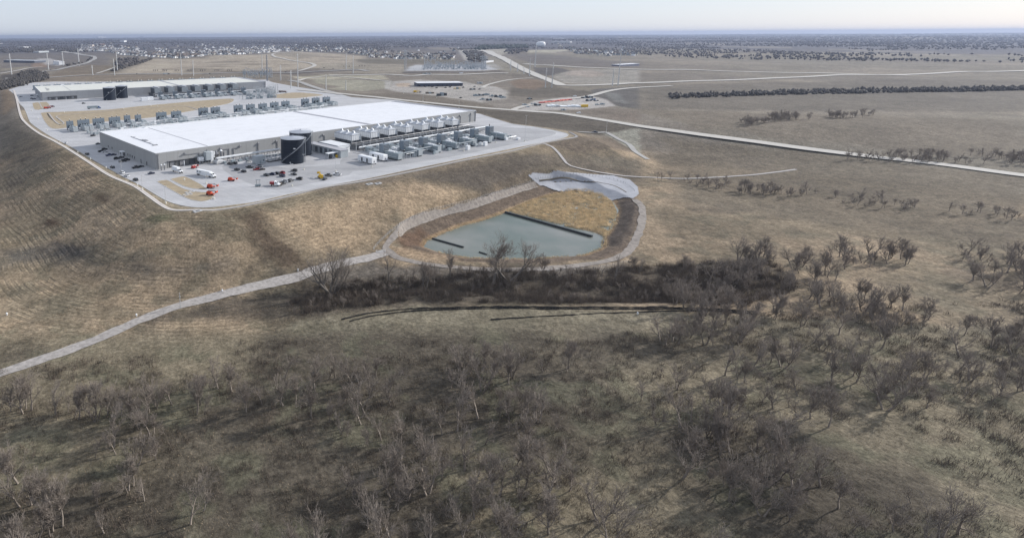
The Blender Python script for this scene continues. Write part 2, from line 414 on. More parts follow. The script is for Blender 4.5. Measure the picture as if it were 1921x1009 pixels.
    m = (X > 0) & (X < 320) & (Y > 240) & (Y < 560); ds = sdist(X[m], Y[m], bw)
    inner = ss(1-(ds-13)/3)[:, None]; col[m] = col[m]*(1-inner)+C(120,101,82)*inner
    rim = (ss(1-(np.abs(ds-1.0)-1.2)/1.5)*.9)[:, None]; col[m] = col[m]*(1-rim)+C(170,136,90)*rim
    bed = ss(-ds/.8)[:, None]; col[m] = col[m]*(1-bed)+C(92,84,68)*bed
    paint([(745,440),(790,425),(800,440),(790,462),(760,470),(745,455)], C(120,88,62), 3, .7, noise=3)
    paint([(735,462),(790,470),(860,484),(850,492),(790,486),(745,476)], C(172,142,104), 3, .9, noise=3)
    paint([(947,396),(985,380),(1060,358),(1130,364),(1155,385),(1150,420),(1132,444),(1111,443)], C(178,148,100), 3, .9, noise=2)
    paint([(1160,380),(1192,375),(1196,395),(1180,440),(1160,462),(1136,462),(1136,445),(1155,420)], C(92,80,70), 4, .9, noise=3)
    # creek wood floor and paler strips
    paint([(250,600),(420,560),(520,545),(600,530),(700,500),(1200,500),(1300,492),(1420,505),(1350,560),(1200,572),(900,572),(700,585),(600,605)], C(86,77,66), 6, .8, noise=5)
    paint([(560,512),(600,505),(700,490),(720,500),(900,512),(1100,505),(1180,492),(1180,505),(1050,520),(850,524),(700,522),(600,530)], C(120,110,98), 4, .8, noise=4)
    paint([(560,600),(640,590),(740,578),(900,575),(1200,580),(1921,620),(1921,690),(1400,660),(1100,650),(700,640),(480,640)], C(136,126,100), 4, .85, noise=4)
    # foreground beyond the frame of the photo: rough field then dark wood floor
    fr = (ss((232-Y)/20)*(Rr < 420))[:, None]
    fcol = C(98,88,72)+(C(138,124,96)-C(98,88,72))*ss((n1-.42)/.2)[:, None]; fcol = fcol+(C(112,110,82)-fcol)*(ss((n2-.5)/.2)*.5)[:, None]
    col = col*(1-fr)+fcol*fr
    # ---- middle distance
    tanf = C(176,160,136)
    paint([(255,124),(285,111),(340,111),(385,110),(410,104),(490,103.5),(520,98.6),(560,97),(610,100),(690,107),(665,117),(610,127),(560,131),(520,133),(455,133),(380,138),(215,139)], tanf, 20)
    for yy, a0, a1 in ((116.5,385,500),(121.5,370,540),(126,330,460),(130,300,470),(107.5,560,660),(113,600,650),(105.5,540,600)):
        paint([(a0,yy),((a0+a1)/2,yy-.8),(a1,yy),(a1,yy+1.0),((a0+a1)/2,yy+.4),(a0,yy+1.2)], C(132,118,100), 10, .75)
    paint([(500,100),(560,99),(600,104),(560,112),(540,106)], C(146,134,112), 20, .6)
    paint([(360,128),(410,130),(455,135),(380,137),(340,135)], C(128,116,98), 10, .7)
    paint([(240,135),(285,121),(330,119),(300,132)], C(182,168,142), 12, .5)
    paint([(0,112),(70,100),(180,100),(210,110),(200,122),(120,128),(60,130),(0,136)], C(118,110,106), 20, .7, noise=30)
    paint([(120,128),(170,122),(205,124),(215,138),(120,143),(95,142)], C(128,112,90), 12, .8, noise=15)
    paint([(92,141),(160,139),(215,141),(380,140),(380,146),(60,158),(92,152)], C(142,124,100), 8, .8, noise=10)
    paint([(0,142),(40,137),(90,140),(60,158),(0,170)], C(78,72,68), 10, .85, noise=10)
    paint([(60,120),(95,117),(90,127),(60,128)], C(160,128,100), 10, .7, noise=8)
    paint([(70,110),(95,110),(120,116),(110,124),(85,122)], C(188,182,178), 12, .8, noise=8)
    paint([(545,144),(620,140),(720,142),(730,150),(640,148),(560,148)], C(186,176,146), 8, .8)
    paint([(590,148),(720,152),(735,154),(728,166),(680,171),(615,168),(640,163),(590,156)], C(168,162,136), 8, .8, noise=6)
    paint([(500,152),(545,152),(590,160),(560,165),(520,160)], C(140,124,102), 6, .7, noise=5)
    paint([(520,165),(600,172),(640,178),(560,190),(545,180)], C(190,164,124), 4, .8)
    paint([(600,120),(660,118),(760,122),(760,136),(700,138),(600,135)], C(160,148,126), 10, .8, noise=10)
    paint([(455,134),(540,134),(665,130),(700,132),(560,140),(460,141)], C(108,98,92), 8, .7)
    paint([(660,112),(760,112),(900,112),(890,118),(760,120),(690,120)], C(112,104,84), 12, .7, noise=15)
    paint([(768,126),(780,122),(930,120),(945,130),(900,133),(760,134)], C(186,186,188), 8, 1)
    paint([(755,135),(900,134),(950,132),(955,134),(860,137),(755,138)], C(92,84,80), 6, .8)
    paint([(735,153),(783,150),(870,153),(900,160),(930,163),(955,172),(950,186),(905,193),(860,186),(800,178),(740,172),(728,168)], C(178,170,160), 6, .95)
    paint([(742,157),(768,156),(772,163),(745,163)], C(186,160,130), 4, .8)
    paint([(722,153),(735,152),(730,168),(722,168)], C(184,178,168), 3, .9)
    paint([(650,176),(740,174),(820,182),(900,196),(960,200),(940,206),(860,199),(760,188)], C(122,110,94), 6, .85, noise=6)
    paint([(742,184),(900,205),(1050,215),(1200,242),(1200,252),(1090,250),(960,232),(900,214)], C(98,88,74), 5, .95, noise=4)  # embankment shade below the main road, painted into the ground colour
    paint([(1130,250),(1200,240),(1200,286),(1175,275)], C(166,162,142), 4, .85, noise=4)
    paint([(955,168),(985,150),(1020,155),(1060,166),(1110,172),(1110,182),(1000,184),(955,180)], C(108,98,84), 8, .9, noise=8)
    paint([(955,155),(975,148),(1010,150),(1030,158),(1005,168),(970,166)], C(138,112,86), 6, .8, noise=6)
    paint([(1110,168),(1165,164),(1200,162),(1200,206),(1160,200),(1130,186),(1110,180)], C(96,92,90), 6, .85, noise=6)
    paint([(1130,172),(1160,176),(1180,196),(1150,190)], C(128,128,122), 5, .6, noise=4)
    paint([(1055,205),(1140,203),(1200,206),(1200,232),(1130,218),(1060,208)], C(132,116,98), 6, .7, noise=6)
    paint([(1120,222),(1200,206),(1200,230)], C(124,108,92), 6, .6, noise=6)
    paint([(970,209),(1000,190),(1060,183),(1110,181),(1135,186),(1155,199),(1100,205),(1040,207)], C(188,180,172), 4, .95)
    paint([(900,188),(960,185),(985,195),(940,205)], C(150,140,128), 5, .6)
    paint([(1033,142),(1065,134),(1110,130),(1200,131),(1200,155),(1095,158),(1060,157)], C(158,150,136), 8, .95, noise=6)
    paint([(1075,133),(1110,132),(1140,140),(1110,146),(1060,140)], C(170,150,132), 8, .6, noise=6)
    paint([(1000,127),(1050,128),(1072,133),(1035,142),(1004,138)], C(96,90,88), 8, .9, noise=5)
    paint([(955,99),(1060,105),(1100,110),(1200,118),(1200,128),(1100,126),(1000,121),(970,110)], C(116,106,98), 14, .9, noise=12)
    paint([(990,95),(1060,93),(1066,96),(1040,99),(990,99)], C(188,178,150), 14, .9)
    paint([(900,93),(950,92),(955,97),(940,104),(915,98)], C(180,170,148), 12, .8)
    paint([(925,104),(960,114),(1000,134),(980,140),(935,132),(905,118)], C(150,140,118), 10, .7, noise=8)
    paint([(800,93),(870,96),(905,96),(905,118),(870,118),(850,108)], C(112,104,104), 12, .6)
    paint([(860,95),(880,94),(878,105),(880,115),(872,114)], C(184,178,166), 10, .9)
    paint([(0,130),(50,125),(60,128),(0,134)], C(150,138,112), 6, .7)
    # right of the photo: fields that carry on
    paint([(1200,160),(1921,150),(1921,210),(1200,206)], C(112,102,88), 20, .8, noise=30)
    paint([(1250,262),(1500,280),(1921,330),(1921,470),(1250,380)], C(120,106,84), 12, .8, noise=20)
    paint([(1200,206),(1921,225),(1921,300),(1300,240)], C(126,112,92), 14, .8, noise=20)
    # ---- contour windrows on the near bank
    wv = dp+(fbm(X, Y, 120, 2, 61)-.5)*4+(fbm(X, Y, 9, 2, 66)-.5)*.6
    rowm = ss((dp-3)/6)*(1-ss((Rr-470)/160))*ss((Y-205)/25)
    leftish = ss((110-X)/120)*.75+.25
    brk = ss((fbm(X, Y, 14, 2, 91)-.3)/.25)
    s = np.sin(wv*2*np.pi/3.4); amp = rowm*leftish*brk
    if True:
        mm = (X > 15) & (X < 300) & (Y > 255) & (Y < 520)
        d2 = np.full(len(X), 99.); d2[mm] = sdist(X[mm], Y[mm], bw); amp *= ss((d2-19)/5)
    amp *= 1-.6*ss((X-35)/60)
    Z = Z+(n3-.5)*.5*rowm
    col *= (.88+.24*n3)[:, None]
    # pale-olive fleck
    V = np.c_[X, Y, Z]
    idx = np.arange(nR*nA).reshape(nR, nA)
    nx = np.r_[np.arange(1, nA), 0]
    Q = np.stack([idx[:-1], idx[:-1][:, nx], idx[1:][:, nx], idx[1:]], -1).reshape(-1, 4)[:, ::-1]
    m = bpy.data.materials.new('ground'); m.use_nodes = True; n = m.node_tree.nodes; l = m.node_tree.links
    b = n['Principled BSDF']; b.inputs['Roughness'].default_value = 1; b.inputs['Specular IOR Level'].default_value = .1
    at = n.new('ShaderNodeAttribute'); at.attribute_name = 'tint'; g = n.new('ShaderNodeNewGeometry')
    def noise(sc, lo, hi, a0=.3, a1=.7, det=4):
        t = n.new('ShaderNodeTexNoise'); t.inputs['Scale'].default_value = sc; t.inputs['Detail'].default_value = det; t.inputs['Roughness'].default_value = .65
        l.new(g.outputs['Position'], t.inputs['Vector'])
        r = n.new('ShaderNodeMapRange'); r.inputs[1].default_value = a0; r.inputs[2].default_value = a1; r.inputs[3].default_value = lo; r.inputs[4].default_value = hi
        l.new(t.outputs[0], r.inputs[0]); return t, r
    t0, r0 = noise(3.5, .7, 1.3); t1, r1 = noise(.8, .62, 1.38); t5, r5 = noise(.38, .68, 1.3); t2, r2 = noise(.12, .78, 1.22); t3, r3 = noise(.011, .8, 1.2)
    prev = at.outputs['Color']
    for r_ in (r0, r1, r5, r2, r3):
        x = n.new('ShaderNodeMix'); x.data_type = 'RGBA'; x.blend_type = 'MULTIPLY'; x.inputs[0].default_value = 1
        l.new(prev, x.inputs[6]); l.new(r_.outputs[0], x.inputs[7]); prev = x.outputs[2]
    l.new(prev, b.inputs['Base Color'])
    bp = n.new('ShaderNodeBump'); bp.inputs['Strength'].default_value = .55; bp.inputs['Distance'].default_value = .6
    l.new(t1.outputs[0], bp.inputs['Height']); l.new(bp.outputs[0], b.inputs['Normal'])
    def math_(op, a, b_=None, c=None):
        q = n.new('ShaderNodeMath'); q.operation = op
        for i, v_ in enumerate((a, b_, c)):
            if v_ is None: continue
            if isinstance(v_, (int, float)): q.inputs[i].default_value = v_
            else: l.new(v_, q.inputs[i])
        return q.outputs[0]
    ra = n.new('ShaderNodeAttribute'); ra.attribute_name = 'row_distance'; rb = n.new('ShaderNodeAttribute'); rb.attribute_name = 'row_strength'
    wob = n.new('ShaderNodeTexNoise'); wob.inputs['Scale'].default_value = .22; wob.inputs['Detail'].default_value = 3; l.new(g.outputs['Position'], wob.inputs['Vector'])
    dist = math_('MULTIPLY_ADD', wob.outputs[0], 1.7, ra.outputs['Fac'])
    w1 = math_('SINE', math_('MULTIPLY', dist, 2*math.pi/3.1)); w2 = math_('SINE', math_('MULTIPLY', dist, 2*math.pi/1.37))
    wv_ = math_('MULTIPLY_ADD', w2, .4, w1); wv_ = math_('MULTIPLY', wv_, rb.outputs['Fac'])
    brk_ = math_('MULTIPLY', wv_, math_('MULTIPLY_ADD', t2.outputs[0], 4.2, -1.5))
    cm = math_('MULTIPLY_ADD', brk_, .11, 1)
    x = n.new('ShaderNodeMix'); x.data_type = 'RGBA'; x.blend_type = 'MULTIPLY'; x.inputs[0].default_value = 1
    l.new(prev, x.inputs[6]); l.new(cm, x.inputs[7]); l.new(x.outputs[2], b.inputs['Base Color'])
    b2 = n.new('ShaderNodeBump'); b2.inputs['Strength'].default_value = .4; b2.inputs['Distance'].default_value = .35
    l.new(brk_, b2.inputs['Height']); l.new(b2.outputs[0], bp.inputs['Normal'])
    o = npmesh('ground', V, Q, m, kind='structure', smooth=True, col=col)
    for nm, arr in (('row_distance', wv), ('row_strength', amp)):
        a_ = o.data.attributes.new(nm, 'FLOAT', 'POINT'); a_.data.foreach_set('value', arr.astype(np.float32))
    return o
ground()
# ------------------------------------------------------------------ paved site
ROADW = [(16,169),(29.7,179),(35.7,193.5),(45,203),(51,216),(57,230),(71,241),(85.6,250.6),(104,261),(135.5,277),(180,303),(212,321),(230,331),(244,338),(261.8,347),
         (285,361),(307,374),(325,381.5),(348.6,387),(372,389.5),(400,388.7),(440,384),(480,378.5),(530,367),(573.8,357.7),(625,347),(680,337),(770,318),(868,297.7),(960,279),
         (1012.8,268.4),(1045,262),(1060,258),(1065.6,254.5),(1064,251),(1045.6,246.2),(1002.8,238.3),(960,232.5),(900,214),(742,188),(660,183),(630,174.5),(560,164),(512,155),(490,146),(300,144.5),(58,155.5)]
tris_poly(flat(ROADW, 0), .05, 'pavement', M['concrete'])
# parking lot with its own slightly darker slabs
tris_poly(flat([(417,311),(470,306),(540,316),(640,308),(655,312),(665,322),(658,328),(610,340),(540,352),(470,361),(505,350),(540,350),(437,320),(440,330)][:4]+[(655,312),(664,320),(655,328),(600,341),(520,357),(483,350),(436,331),(418,318)], 0), .056, 'parking_lot', M['asphalt_pale'])
def kerb(name, px, z=.05, closed=False, w=.35, m=None):
    L = np.array(flat(px, 0)); L = smooth_line(list(L), 4)
    tg = np.gradient(L, axis=0); tg /= np.linalg.norm(tg, axis=1)[:, None]; nn = np.c_[-tg[:, 1], tg[:, 0]]*w/2
    a = L-nn; c = L+nn; n = len(L)
    V = np.r_[np.c_[a, np.full(n, z+.13)], np.c_[c, np.full(n, z+.13)], np.c_[a, np.full(n, z-.1)], np.c_[c, np.full(n, z-.1)]]
    i = np.arange(n-1)
    Q = np.r_[np.c_[i, i+n, i+n+1, i+1], np.c_[i+2*n, i, i+1, i+2*n+1], np.c_[i+n, i+3*n, i+3*n+1, i+n+1]]
    return npmesh(name, V, Q, m or M['kerb'], kind='structure')
kerb('kerb', ROADW[:39])
YARD = [(655,322),(700,318),(760,309),(868,291),(960,272),(1010,261),(1036,254.5),(1043,250.5),(1036,247),(1000,242.5),(960,240),(905,236),(870,236),(700,262),(640,300)]
YL_ = smooth_line(flat(YARD+[YARD[0]], 0), 5); tris_poly([tuple(p) for p in YL_[:-1]], .06, 'equipment_yard', M['asphalt_pale']); kerb('kerb', YARD[:12], w=.5)
SW = [(25.8,170),(31,186),(38.7,216.7),(49,232),(72,250),(103,266),(129,281),(165,304),(206,330),(251,349.5),(280,369),(301,384),(319,393.5),(340,395.5),(366,394.5),(400,395),(440,390),(480,382.7),(542,369),(605,353),(680,341),(780,321),(878,300),(960,284),(1013,270.6),(1050,263.5),(1081,257.8),(1075,252),(1068,248.5)]
strip('sidewalk', [G(a, b, -.2)[:2] for a, b in SW], 2.6, M['sidewalk'], lift=.12, step=4, th=.3, cross=3)
strip('sidewalk', [G(a, b, -1)[:2] for a, b in [(1013,271),(1035,275),(1050,281),(1060,286),(1073,289.5),(1120,289.5),(1200,289),(1300,291),(1420,286),(1500,279)]], 2.6, M['sidewalk'], lift=.15, step=5, cross=3)
def lawn(px, z=.12, name='lawn'):
    L = smooth_line(flat(px+[px[0]], 0), 5); tris_poly([tuple(p) for p in L[:-1]], z, name, M['lawn'], th=.12)
    kerb('kerb', px+[px[0]], w=.3)
lawn([(294,341),(312,338),(330,347),(347,355),(370,360),(394,362),(402,366),(398,373),(385,377.5),(370,377.5),(350,372),(322,357)])
lawn([(319,336.4),(334.4,332.8),(346,331.6),(360.5,337.6),(376,346),(386,353.5),(388,356),(372,355),(348.6,351)])
lawn([(60.6,194),(72,192.8),(77,201),(79,205),(65.4,206)]); lawn([(74,192.7),(86.8,192),(93,199.5),(83,204.8),(79,202)])
lawn([(508,184),(520,177.5),(560,174),(605,178.5),(588,181.5),(550,185)])
BASINL = [(76,212.5),(88.6,211),(120,210),(200,206.2),(260,200),(330,193.5),(413,186.4),(438,186.5),(431,194),(401,200.5),(358,209),(317,216),(275,222),(228,226),(180,231),(126,240),(98.7,241.5),(85,230)]
lawn(BASINL)
strip('drainage_path', [G(a, b, .1)[:2] for a, b in [(92,213.5),(98,222),(104,229),(112,234),(120,232),(111,224),(106,219.5),(120,216.5),(180,211.5),(220,207),(290,202.5),(340,199.5),(360,202.5),(372,207)]], 1.6, M['sidewalk'], lift=.2, step=5, cross=2)
kerb('retaining_kerb', [(89,213),(94,221),(104,229),(113,235)], w=.9, z=.3, m=M['soil_line'])
# ------------------------------------------------------------------ roads and tracks
strip('main_road', PL([(560,169),(650,177.5),(700,182.5),(760,189),(860,199.5),(960,207.2),(1000,210),(1050,213.5),(1100,221),(1150,229),(1200,237.5),(1300,252),(1450,272),(1700,302),(1921,330),(2200,364),(2600,410)]), 14.5, M['road_tan'], lift=.3)
strip('highway', PL([(890,94),(901,95.2),(916.6,98),(933,106),(957,117.6),(981,130.5),(1004.6,141),(1028,150),(1045,157),(1057,160.8),(1095,160.8),(1154.6,158.6),(1200,156.5),(1400,150),(1700,141),(1921,134),(2300,124)]), 26, M['road_tan'], lift=.4, step=12, widths=[60,52,44,38,32,28,24,22,21,21,21,21,21])
strip('farm_road', PL([(985,120.5),(1000,122),(1059.5,125.3),(1119,128.3),(1200,131),(1350,134),(1600,140),(1700,142)]), 26, M['road_tan'], lift=.4, step=12)
strip('construction_track', PL([(1030,189),(1080,185),(1112,179.5),(1140,172),(1166.5,167.8),(1200,165),(1260,162)]), 11, M['road_tan'], lift=.4, step=8)
strip('construction_track', PL([(1000,196),(975,202),(962,206.8)]), 9, M['road_tan'], lift=.3, step=8)
strip('county_road', PL([(60,149),(110,145),(215,140),(300,139.2),(380,139),(455,137),(540,137.5),(600,134.5),(665,131.5),(690,134)]), 17, M['road_grey'], lift=.4, step=12)
strip('county_road', PL([(617,142.3),(700,141),(730,140.5),(773.5,142.8),(803,140.8),(857,141),(920,138.2),(953.5,138.2)]), 20, M['road_tan'], lift=.4, step=12)
strip('interchange_road', PL([(60,149),(76,136.8),(90,134),(107,132),(142.7,123.7),(166.5,117.6),(178,110.5),(172,106),(150,103),(120,98),(95,93)]), 20, M['road_grey'], lift=.5, step=14, widths=[14,14,16,22,30,40,40,34])
strip('access_road', PL([(0,139),(20,135.5),(53.5,128.8),(80,126)]), 10, M['road_tan'], lift=.4, step=12)
strip('access_road', PL([(542,151.5),(564,155.2),(580,161),(606.6,169.5),(640,178)]), 13, M['road_grey'], lift=.3, step=8)
strip('access_road', PL([(560,152.5),(575,148),(617,143.5),(660,146.5),(731,153)]), 9, M['road_tan'], lift=.3, step=8)
strip('hill_track', PL([(560,134),(575,130),(590,124),(580,119),(540,113),(515,107),(512,102),(525,100),(555,98)]), 13, M['road_tan'], lift=.5, step=12)
strip('hill_track', PL([(180,139),(200,133),(215,128)]), 8, M['road_tan'], lift=.5, step=12)
strip('gravel_track', PL([(905,166),(915,160),(940,153.5),(970,149),(1000,147)]), 8, M['road_tan'], lift=.4, step=10)
strip('gravel_track', PL([(1137,249),(1160,262),(1180,272),(1192,286),(1215,300)]), 5.5, M['road_grey'], lift=.2, step=6)
strip('gravel_track', PL([(1083,248),(1110,249.5),(1137,249)]), 4.5, M['road_grey'], lift=.2, step=6)
# gravel path in front and round the pond
strip('gravel_path', PL([(-260,790),(-60,720),(60,680),(160,645),(225,618),(280,594),(340,573),(420,552),(500,533),(560,519),(589,508.5),(658,491),(704,481),(728,472)]), 6.2, M['gravel'], lift=.10, step=1.5, ragged=1.6)
strip('gravel_path', PL([(728,476),(724,465),(733,450),(745,437),(762,425),(790,412.5),(830,401.5),(880,388.5),(930,372),(975,357),(1006,345.5)]), 3.8, M['path_dirt'], lift=.12, step=1.5, ragged=1.4)
strip('gravel_path', PL([(722,465),(732,474),(745,483),(775,491),(810,497),(870,503),(930,506),(1000,505.5),(1060,501),(1110,495),(1150,487),(1175,474),(1190,455),(1199,435),(1205,410),(1203,388),(1190,374)]), 4.6, M['path_dirt'], lift=.14, step=1.5, ragged=1.8)
# spillway apron: draped grid inside an outline
def drape(name, px, m, lift, step=2.5, kind='structure'):
    w = np.array(PL(px)); x0, y0 = w.min(0); x1, y1 = w.max(0)
    xs = np.arange(x0-step, x1+step, step); ys = np.arange(y0-step, y1+step, step); XX, YY = np.meshgrid(xs, ys)
    d = sdist(XX.ravel(), YY.ravel(), w).reshape(XX.shape); idx = np.arange(XX.size).reshape(XX.shape)
    ok = (d < step*.3)
    q = ok[:-1, :-1] & ok[:-1, 1:] & ok[1:, 1:] & ok[1:, :-1]
    Q = np.stack([idx[:-1, :-1][q], idx[:-1, 1:][q], idx[1:, 1:][q], idx[1:, :-1][q]], -1)
    Z = T(XX.ravel(), YY.ravel())+lift
    used = np.unique(Q); mp = np.full(XX.size, -1); mp[used] = np.arange(len(used))
    return npmesh(name, np.c_[XX.ravel(), YY.ravel(), Z][used], mp[Q], m, kind=kind, smooth=True)
drape('spillway_apron', [(990,330),(1000,324),(1040,321),(1060,324),(1100,327),(1150,330),(1182,338),(1197,352),(1199,366),(1188,374),(1170,372),(1145,377),(1132,369),(1110,361),(1080,357.5),(1055,361),(1040,358),(1020,350),(1006,345)], M['apron'], .55, .8)
strip('spillway_step', PL([(1012,341),(1040,337.5),(1080,340),(1120,343),(1150,349),(1175,362)]), 1.0, M['soil_line'], lift=.5, step=3, cross=2, th=.3)
# ------------------------------------------------------------------ water
mw = bpy.data.materials.new('pond_water'); mw.use_nodes = True; n_ = mw.node_tree.nodes; l_ = mw.node_tree.links; b_ = n_['Principled BSDF']
b_.inputs['Base Color'].default_value = (.085, .105, .09, 1); b_.inputs['Roughness'].default_value = .18; b_.inputs['IOR'].default_value = 1.33
g_ = n_.new('ShaderNodeNewGeometry'); t_ = n_.new('ShaderNodeTexNoise'); t_.inputs['Scale'].default_value = 1.6; t_.inputs['Detail'].default_value = 3; l_.new(g_.outputs['Position'], t_.inputs['Vector'])
bb = n_.new('ShaderNodeBump'); bb.inputs['Strength'].default_value = .12; bb.inputs['Distance'].default_value = .08; l_.new(t_.outputs[0], bb.inputs['Height']); l_.new(bb.outputs[0], b_.inputs['Normal'])
t2_ = n_.new('ShaderNodeTexNoise'); t2_.inputs['Scale'].default_value = .03; t2_.inputs['Detail'].default_value = 4; l_.new(g_.outputs['Position'], t2_.inputs['Vector'])
r_ = n_.new('ShaderNodeValToRGB'); r_.color_ramp.elements[0].position = .35; r_.color_ramp.elements[0].color = (.11,.135,.112,1); r_.color_ramp.elements[1].position = .68; r_.color_ramp.elements[1].color = (.20,.20,.175,1)
l_.new(t2_.outputs[0], r_.inputs[0]); l_.new(r_.outputs[0], b_.inputs['Base Color'])
cxy = np.array(BASW).mean(0)
tris_poly([tuple(np.array(p)+(np.array(p)-cxy)/np.linalg.norm(np.array(p)-cxy)*2.5) for p in BASW], WZ+.12, 'pond_water', mw)
#==BUILD==
# ================================================================== data centre complexes
def ordw(i): return ['first','second','third','fourth','fifth','sixth','seventh','eighth','ninth','tenth','eleventh','twelfth','thirteenth','fourteenth','fifteenth','sixteenth','seventeenth','eighteenth','nineteenth','twentieth'][i]
class Frame:
    def __init__(s, o, yaw): s.o = np.array(o); s.yaw = yaw; s.c = math.cos(yaw); s.s = math.sin(yaw)
    def w(s, x, y, z=0): return (s.o[0]+x*s.c-y*s.s, s.o[1]+x*s.s+y*s.c, z)
    def l(s, px, py, z=0):
        g = G(px, py, z); dx, dy = g[0]-s.o[0], g[1]-s.o[1]; return dx*s.c+dy*s.s, -dx*s.s+dy*s.c
    def plane(s, px, py, y0):
        """hit of a pixel ray with the vertical plane y=y0 -> x,z"""
        o, d = ray(px, py); n = np.array([-s.s, s.c, 0]); q = s.o+0
        t = (y0+n[0]*s.o[0]+n[1]*s.o[1]-n@o)/(n@d); p = o+d*t
        return (p[0]-s.o[0])*s.c+(p[1]-s.o[1])*s.s, p[2]
    def end(s, px, py, x0):
        o, d = ray(px, py); n = np.array([s.c, s.s, 0]); t = (x0+n[0]*s.o[0]+n[1]*s.o[1]-n@o)/(n@d); p = o+d*t
        return -(p[0]-s.o[0])*s.s+(p[1]-s.o[1])*s.c, p[2]
FA = Frame((-124.3, 429.1), .6634); FB = Frame((-440.6, 916.7), .5125)
BL, BW = 388.3, 131.5
def building(fr, hh, front, label, roofm, wallm):
    t = thing('data_centre_building', label, 'building', fr.w(0, 0, 0), fr.yaw)
    b = MB(); b.box(.3, BL-.3, .3, BW-.3, 0, hh-1.0); b.build('core_wall', M['joint_dark'], t)
    b = MB(); b.box(.5, BL-.5, .5, BW-.5, hh-1.0, hh-.55); b.build('roof', roofm, t)
    b = MB()
    for x0, x1, y0, y1 in ((-.1, BL+.1, -.1, .45), (-.1, BL+.1, BW-.45, BW+.1), (-.1, .45, .45, BW-.45), (BL-.45, BL+.1, .45, BW-.45)): b.box(x0, x1, y0, y1, hh-.35, hh)
    b.build('parapet_cap', M['parapet'], t)
    b = MB(); b.box(.44, .9, .9, BW-.9, hh-.56, hh-.04); b.box(BL-.9, BL-.44, .9, BW-.9, hh-.56, hh-.04); b.box(.9, BL-.9, BW-.9, BW-.44, hh-.56, hh-.04); b.build('parapet_lining', M['parapet'], t)
    # precast wall panels, butt-jointed with recessed seams
    npn = 44; pw = BL/npn
    bb_ = MB(); bb_.box(.04, pw-.04, -.02, .3, .0, hh-.35); full = bb_.mesh('wall_panel', [wallm])
    bb_ = MB(); bb_.box(.04, pw-.04, -.02, .3, 5.4, hh-.35); short = bb_.mesh('wall_panel', [wallm])
    for i in range(npn):
        link('wall_panel', short if 1 <= i <= 5 else full, t, (i*pw, 0, 0))
    for i in range(npn): link('wall_panel', full, t, ((i+1)*pw, BW, 0), math.pi)
    m2 = 15; pw2 = (BW-.6)/m2
    bb_ = MB(); bb_.box(-.02, .3, .04, pw2-.04, 0, hh-.35); fl = bb_.mesh('wall_panel', [wallm])
    for i in range(m2):
        link('wall_panel', fl, t, (0, .3+i*pw2, 0)); link('wall_panel', fl, t, (BL, .3+(i+1)*pw2, 0), math.pi)
    # roof joints
    b = MB(); b.box(BL-9, BL-1, 1, BW-1, hh-.56, hh-.40); b.build('parapet_face_strip', M['roof_band'], t)  # added flat grey band standing in for the parapet's inner face
    for x, w_ in ((45.2, .9), (223, 4.5)):
        b = MB(); b.box(x-w_/2, x+w_/2, 1, BW-1, hh-.58, hh-.42+.1*(w_ > 1)); b.build('roof_joint', M['roof_joint'] if w_ < 1 else M['roof_band'], t)
    # rooftop pipe run
    b = MB(); b.box(13.1, 13.8, 34, 87, hh-.6, hh-.25)
    for y in (36, 48, 58, 62, 66, 84): b.box(13.8, 16.5 if y != 62 else 18.5, y, y+.5, hh-.6, hh-.3)
    b.box(11.5, 15.5, 32.5, 34, hh-.6, hh+.1); b.box(14.5, 17.5, 57, 64, hh-.58, hh-.2)
    b.build('roof_pipe', M['duct'], t)
    b = MB(); b.add([(40,126,hh-.56),(50,126,hh-.56),(50,131.0,hh-.56),(40,131.0,hh-.56),(45,128.5,hh+1)], [(0,1,4),(1,2,4),(2,3,4),(3,0,4)]); b.build('roof_cricket', M['parapet'], t)
    # loading dock recess
    x0, x1 = pw+.04, 6*pw-.04
    b = MB(); b.box(x0, x1, .31, .36, 0, 5.4); b.build('dock_interior', M['dock_interior'], t)
    for i in range(5):
        xx = x0+2+i*8.4; b = MB(); b.box(xx, xx+4, .2, .3, 1.1, 4.6)
        for z in (2, 2.9, 3.8): b.box(xx, xx+4, .16, .2, z, z+.06)
        b.build('dock_door', M['door_dark'] if i in (2, 3) else M['duct'], t)
        b = MB(); b.box(xx-.5, xx, -.1, .29, 1.0, 5.0); b.box(xx+4, xx+4.5, -.1, .29, 1., 5.0); b.box(xx-.5, xx+4.5, -.1, .29, 4.6, 5.1); b.build('dock_seal', M['steel_dark'], t)
    for i in range(3):
        xx = x0+.4+i*13.3; b = MB(); b.box(xx, xx+.7, -.04, .29, 0, 5.4); b.build('dock_pier', M['white_metal'] if i else wallm, t)
    b = MB(); b.box(x0, x1, -.9, -.02, 5.4, 5.7); b.build('dock_canopy', M['duct'], t)
    # doors and windows of the short end
    for y in (44, 49, 54, 59, 77, 98, 108, 18, 30):
        b = MB(); b.box(-.10, -.03, y, y+1.5, 0 if y in (18, 77, 30) else 1.5, 3.4); b.build('window' if y not in (18, 77, 30) else 'door', M['glass_dark'], t)
    b = MB(); b.box(-3, -.03, 66, 72, 3.6, 4.3); b.box(-2.8, -2.5, 66.3, 66.6, 0, 3.6); b.box(-2.8, -2.5, 71.4, 71.7, 0, 3.6); b.build('entrance_canopy', M['white_metal'], t)
    b = MB(); b.box(-.12, -.03, 67, 71, 0, 3.2); b.build('entrance_door', M['glass_dark'], t)
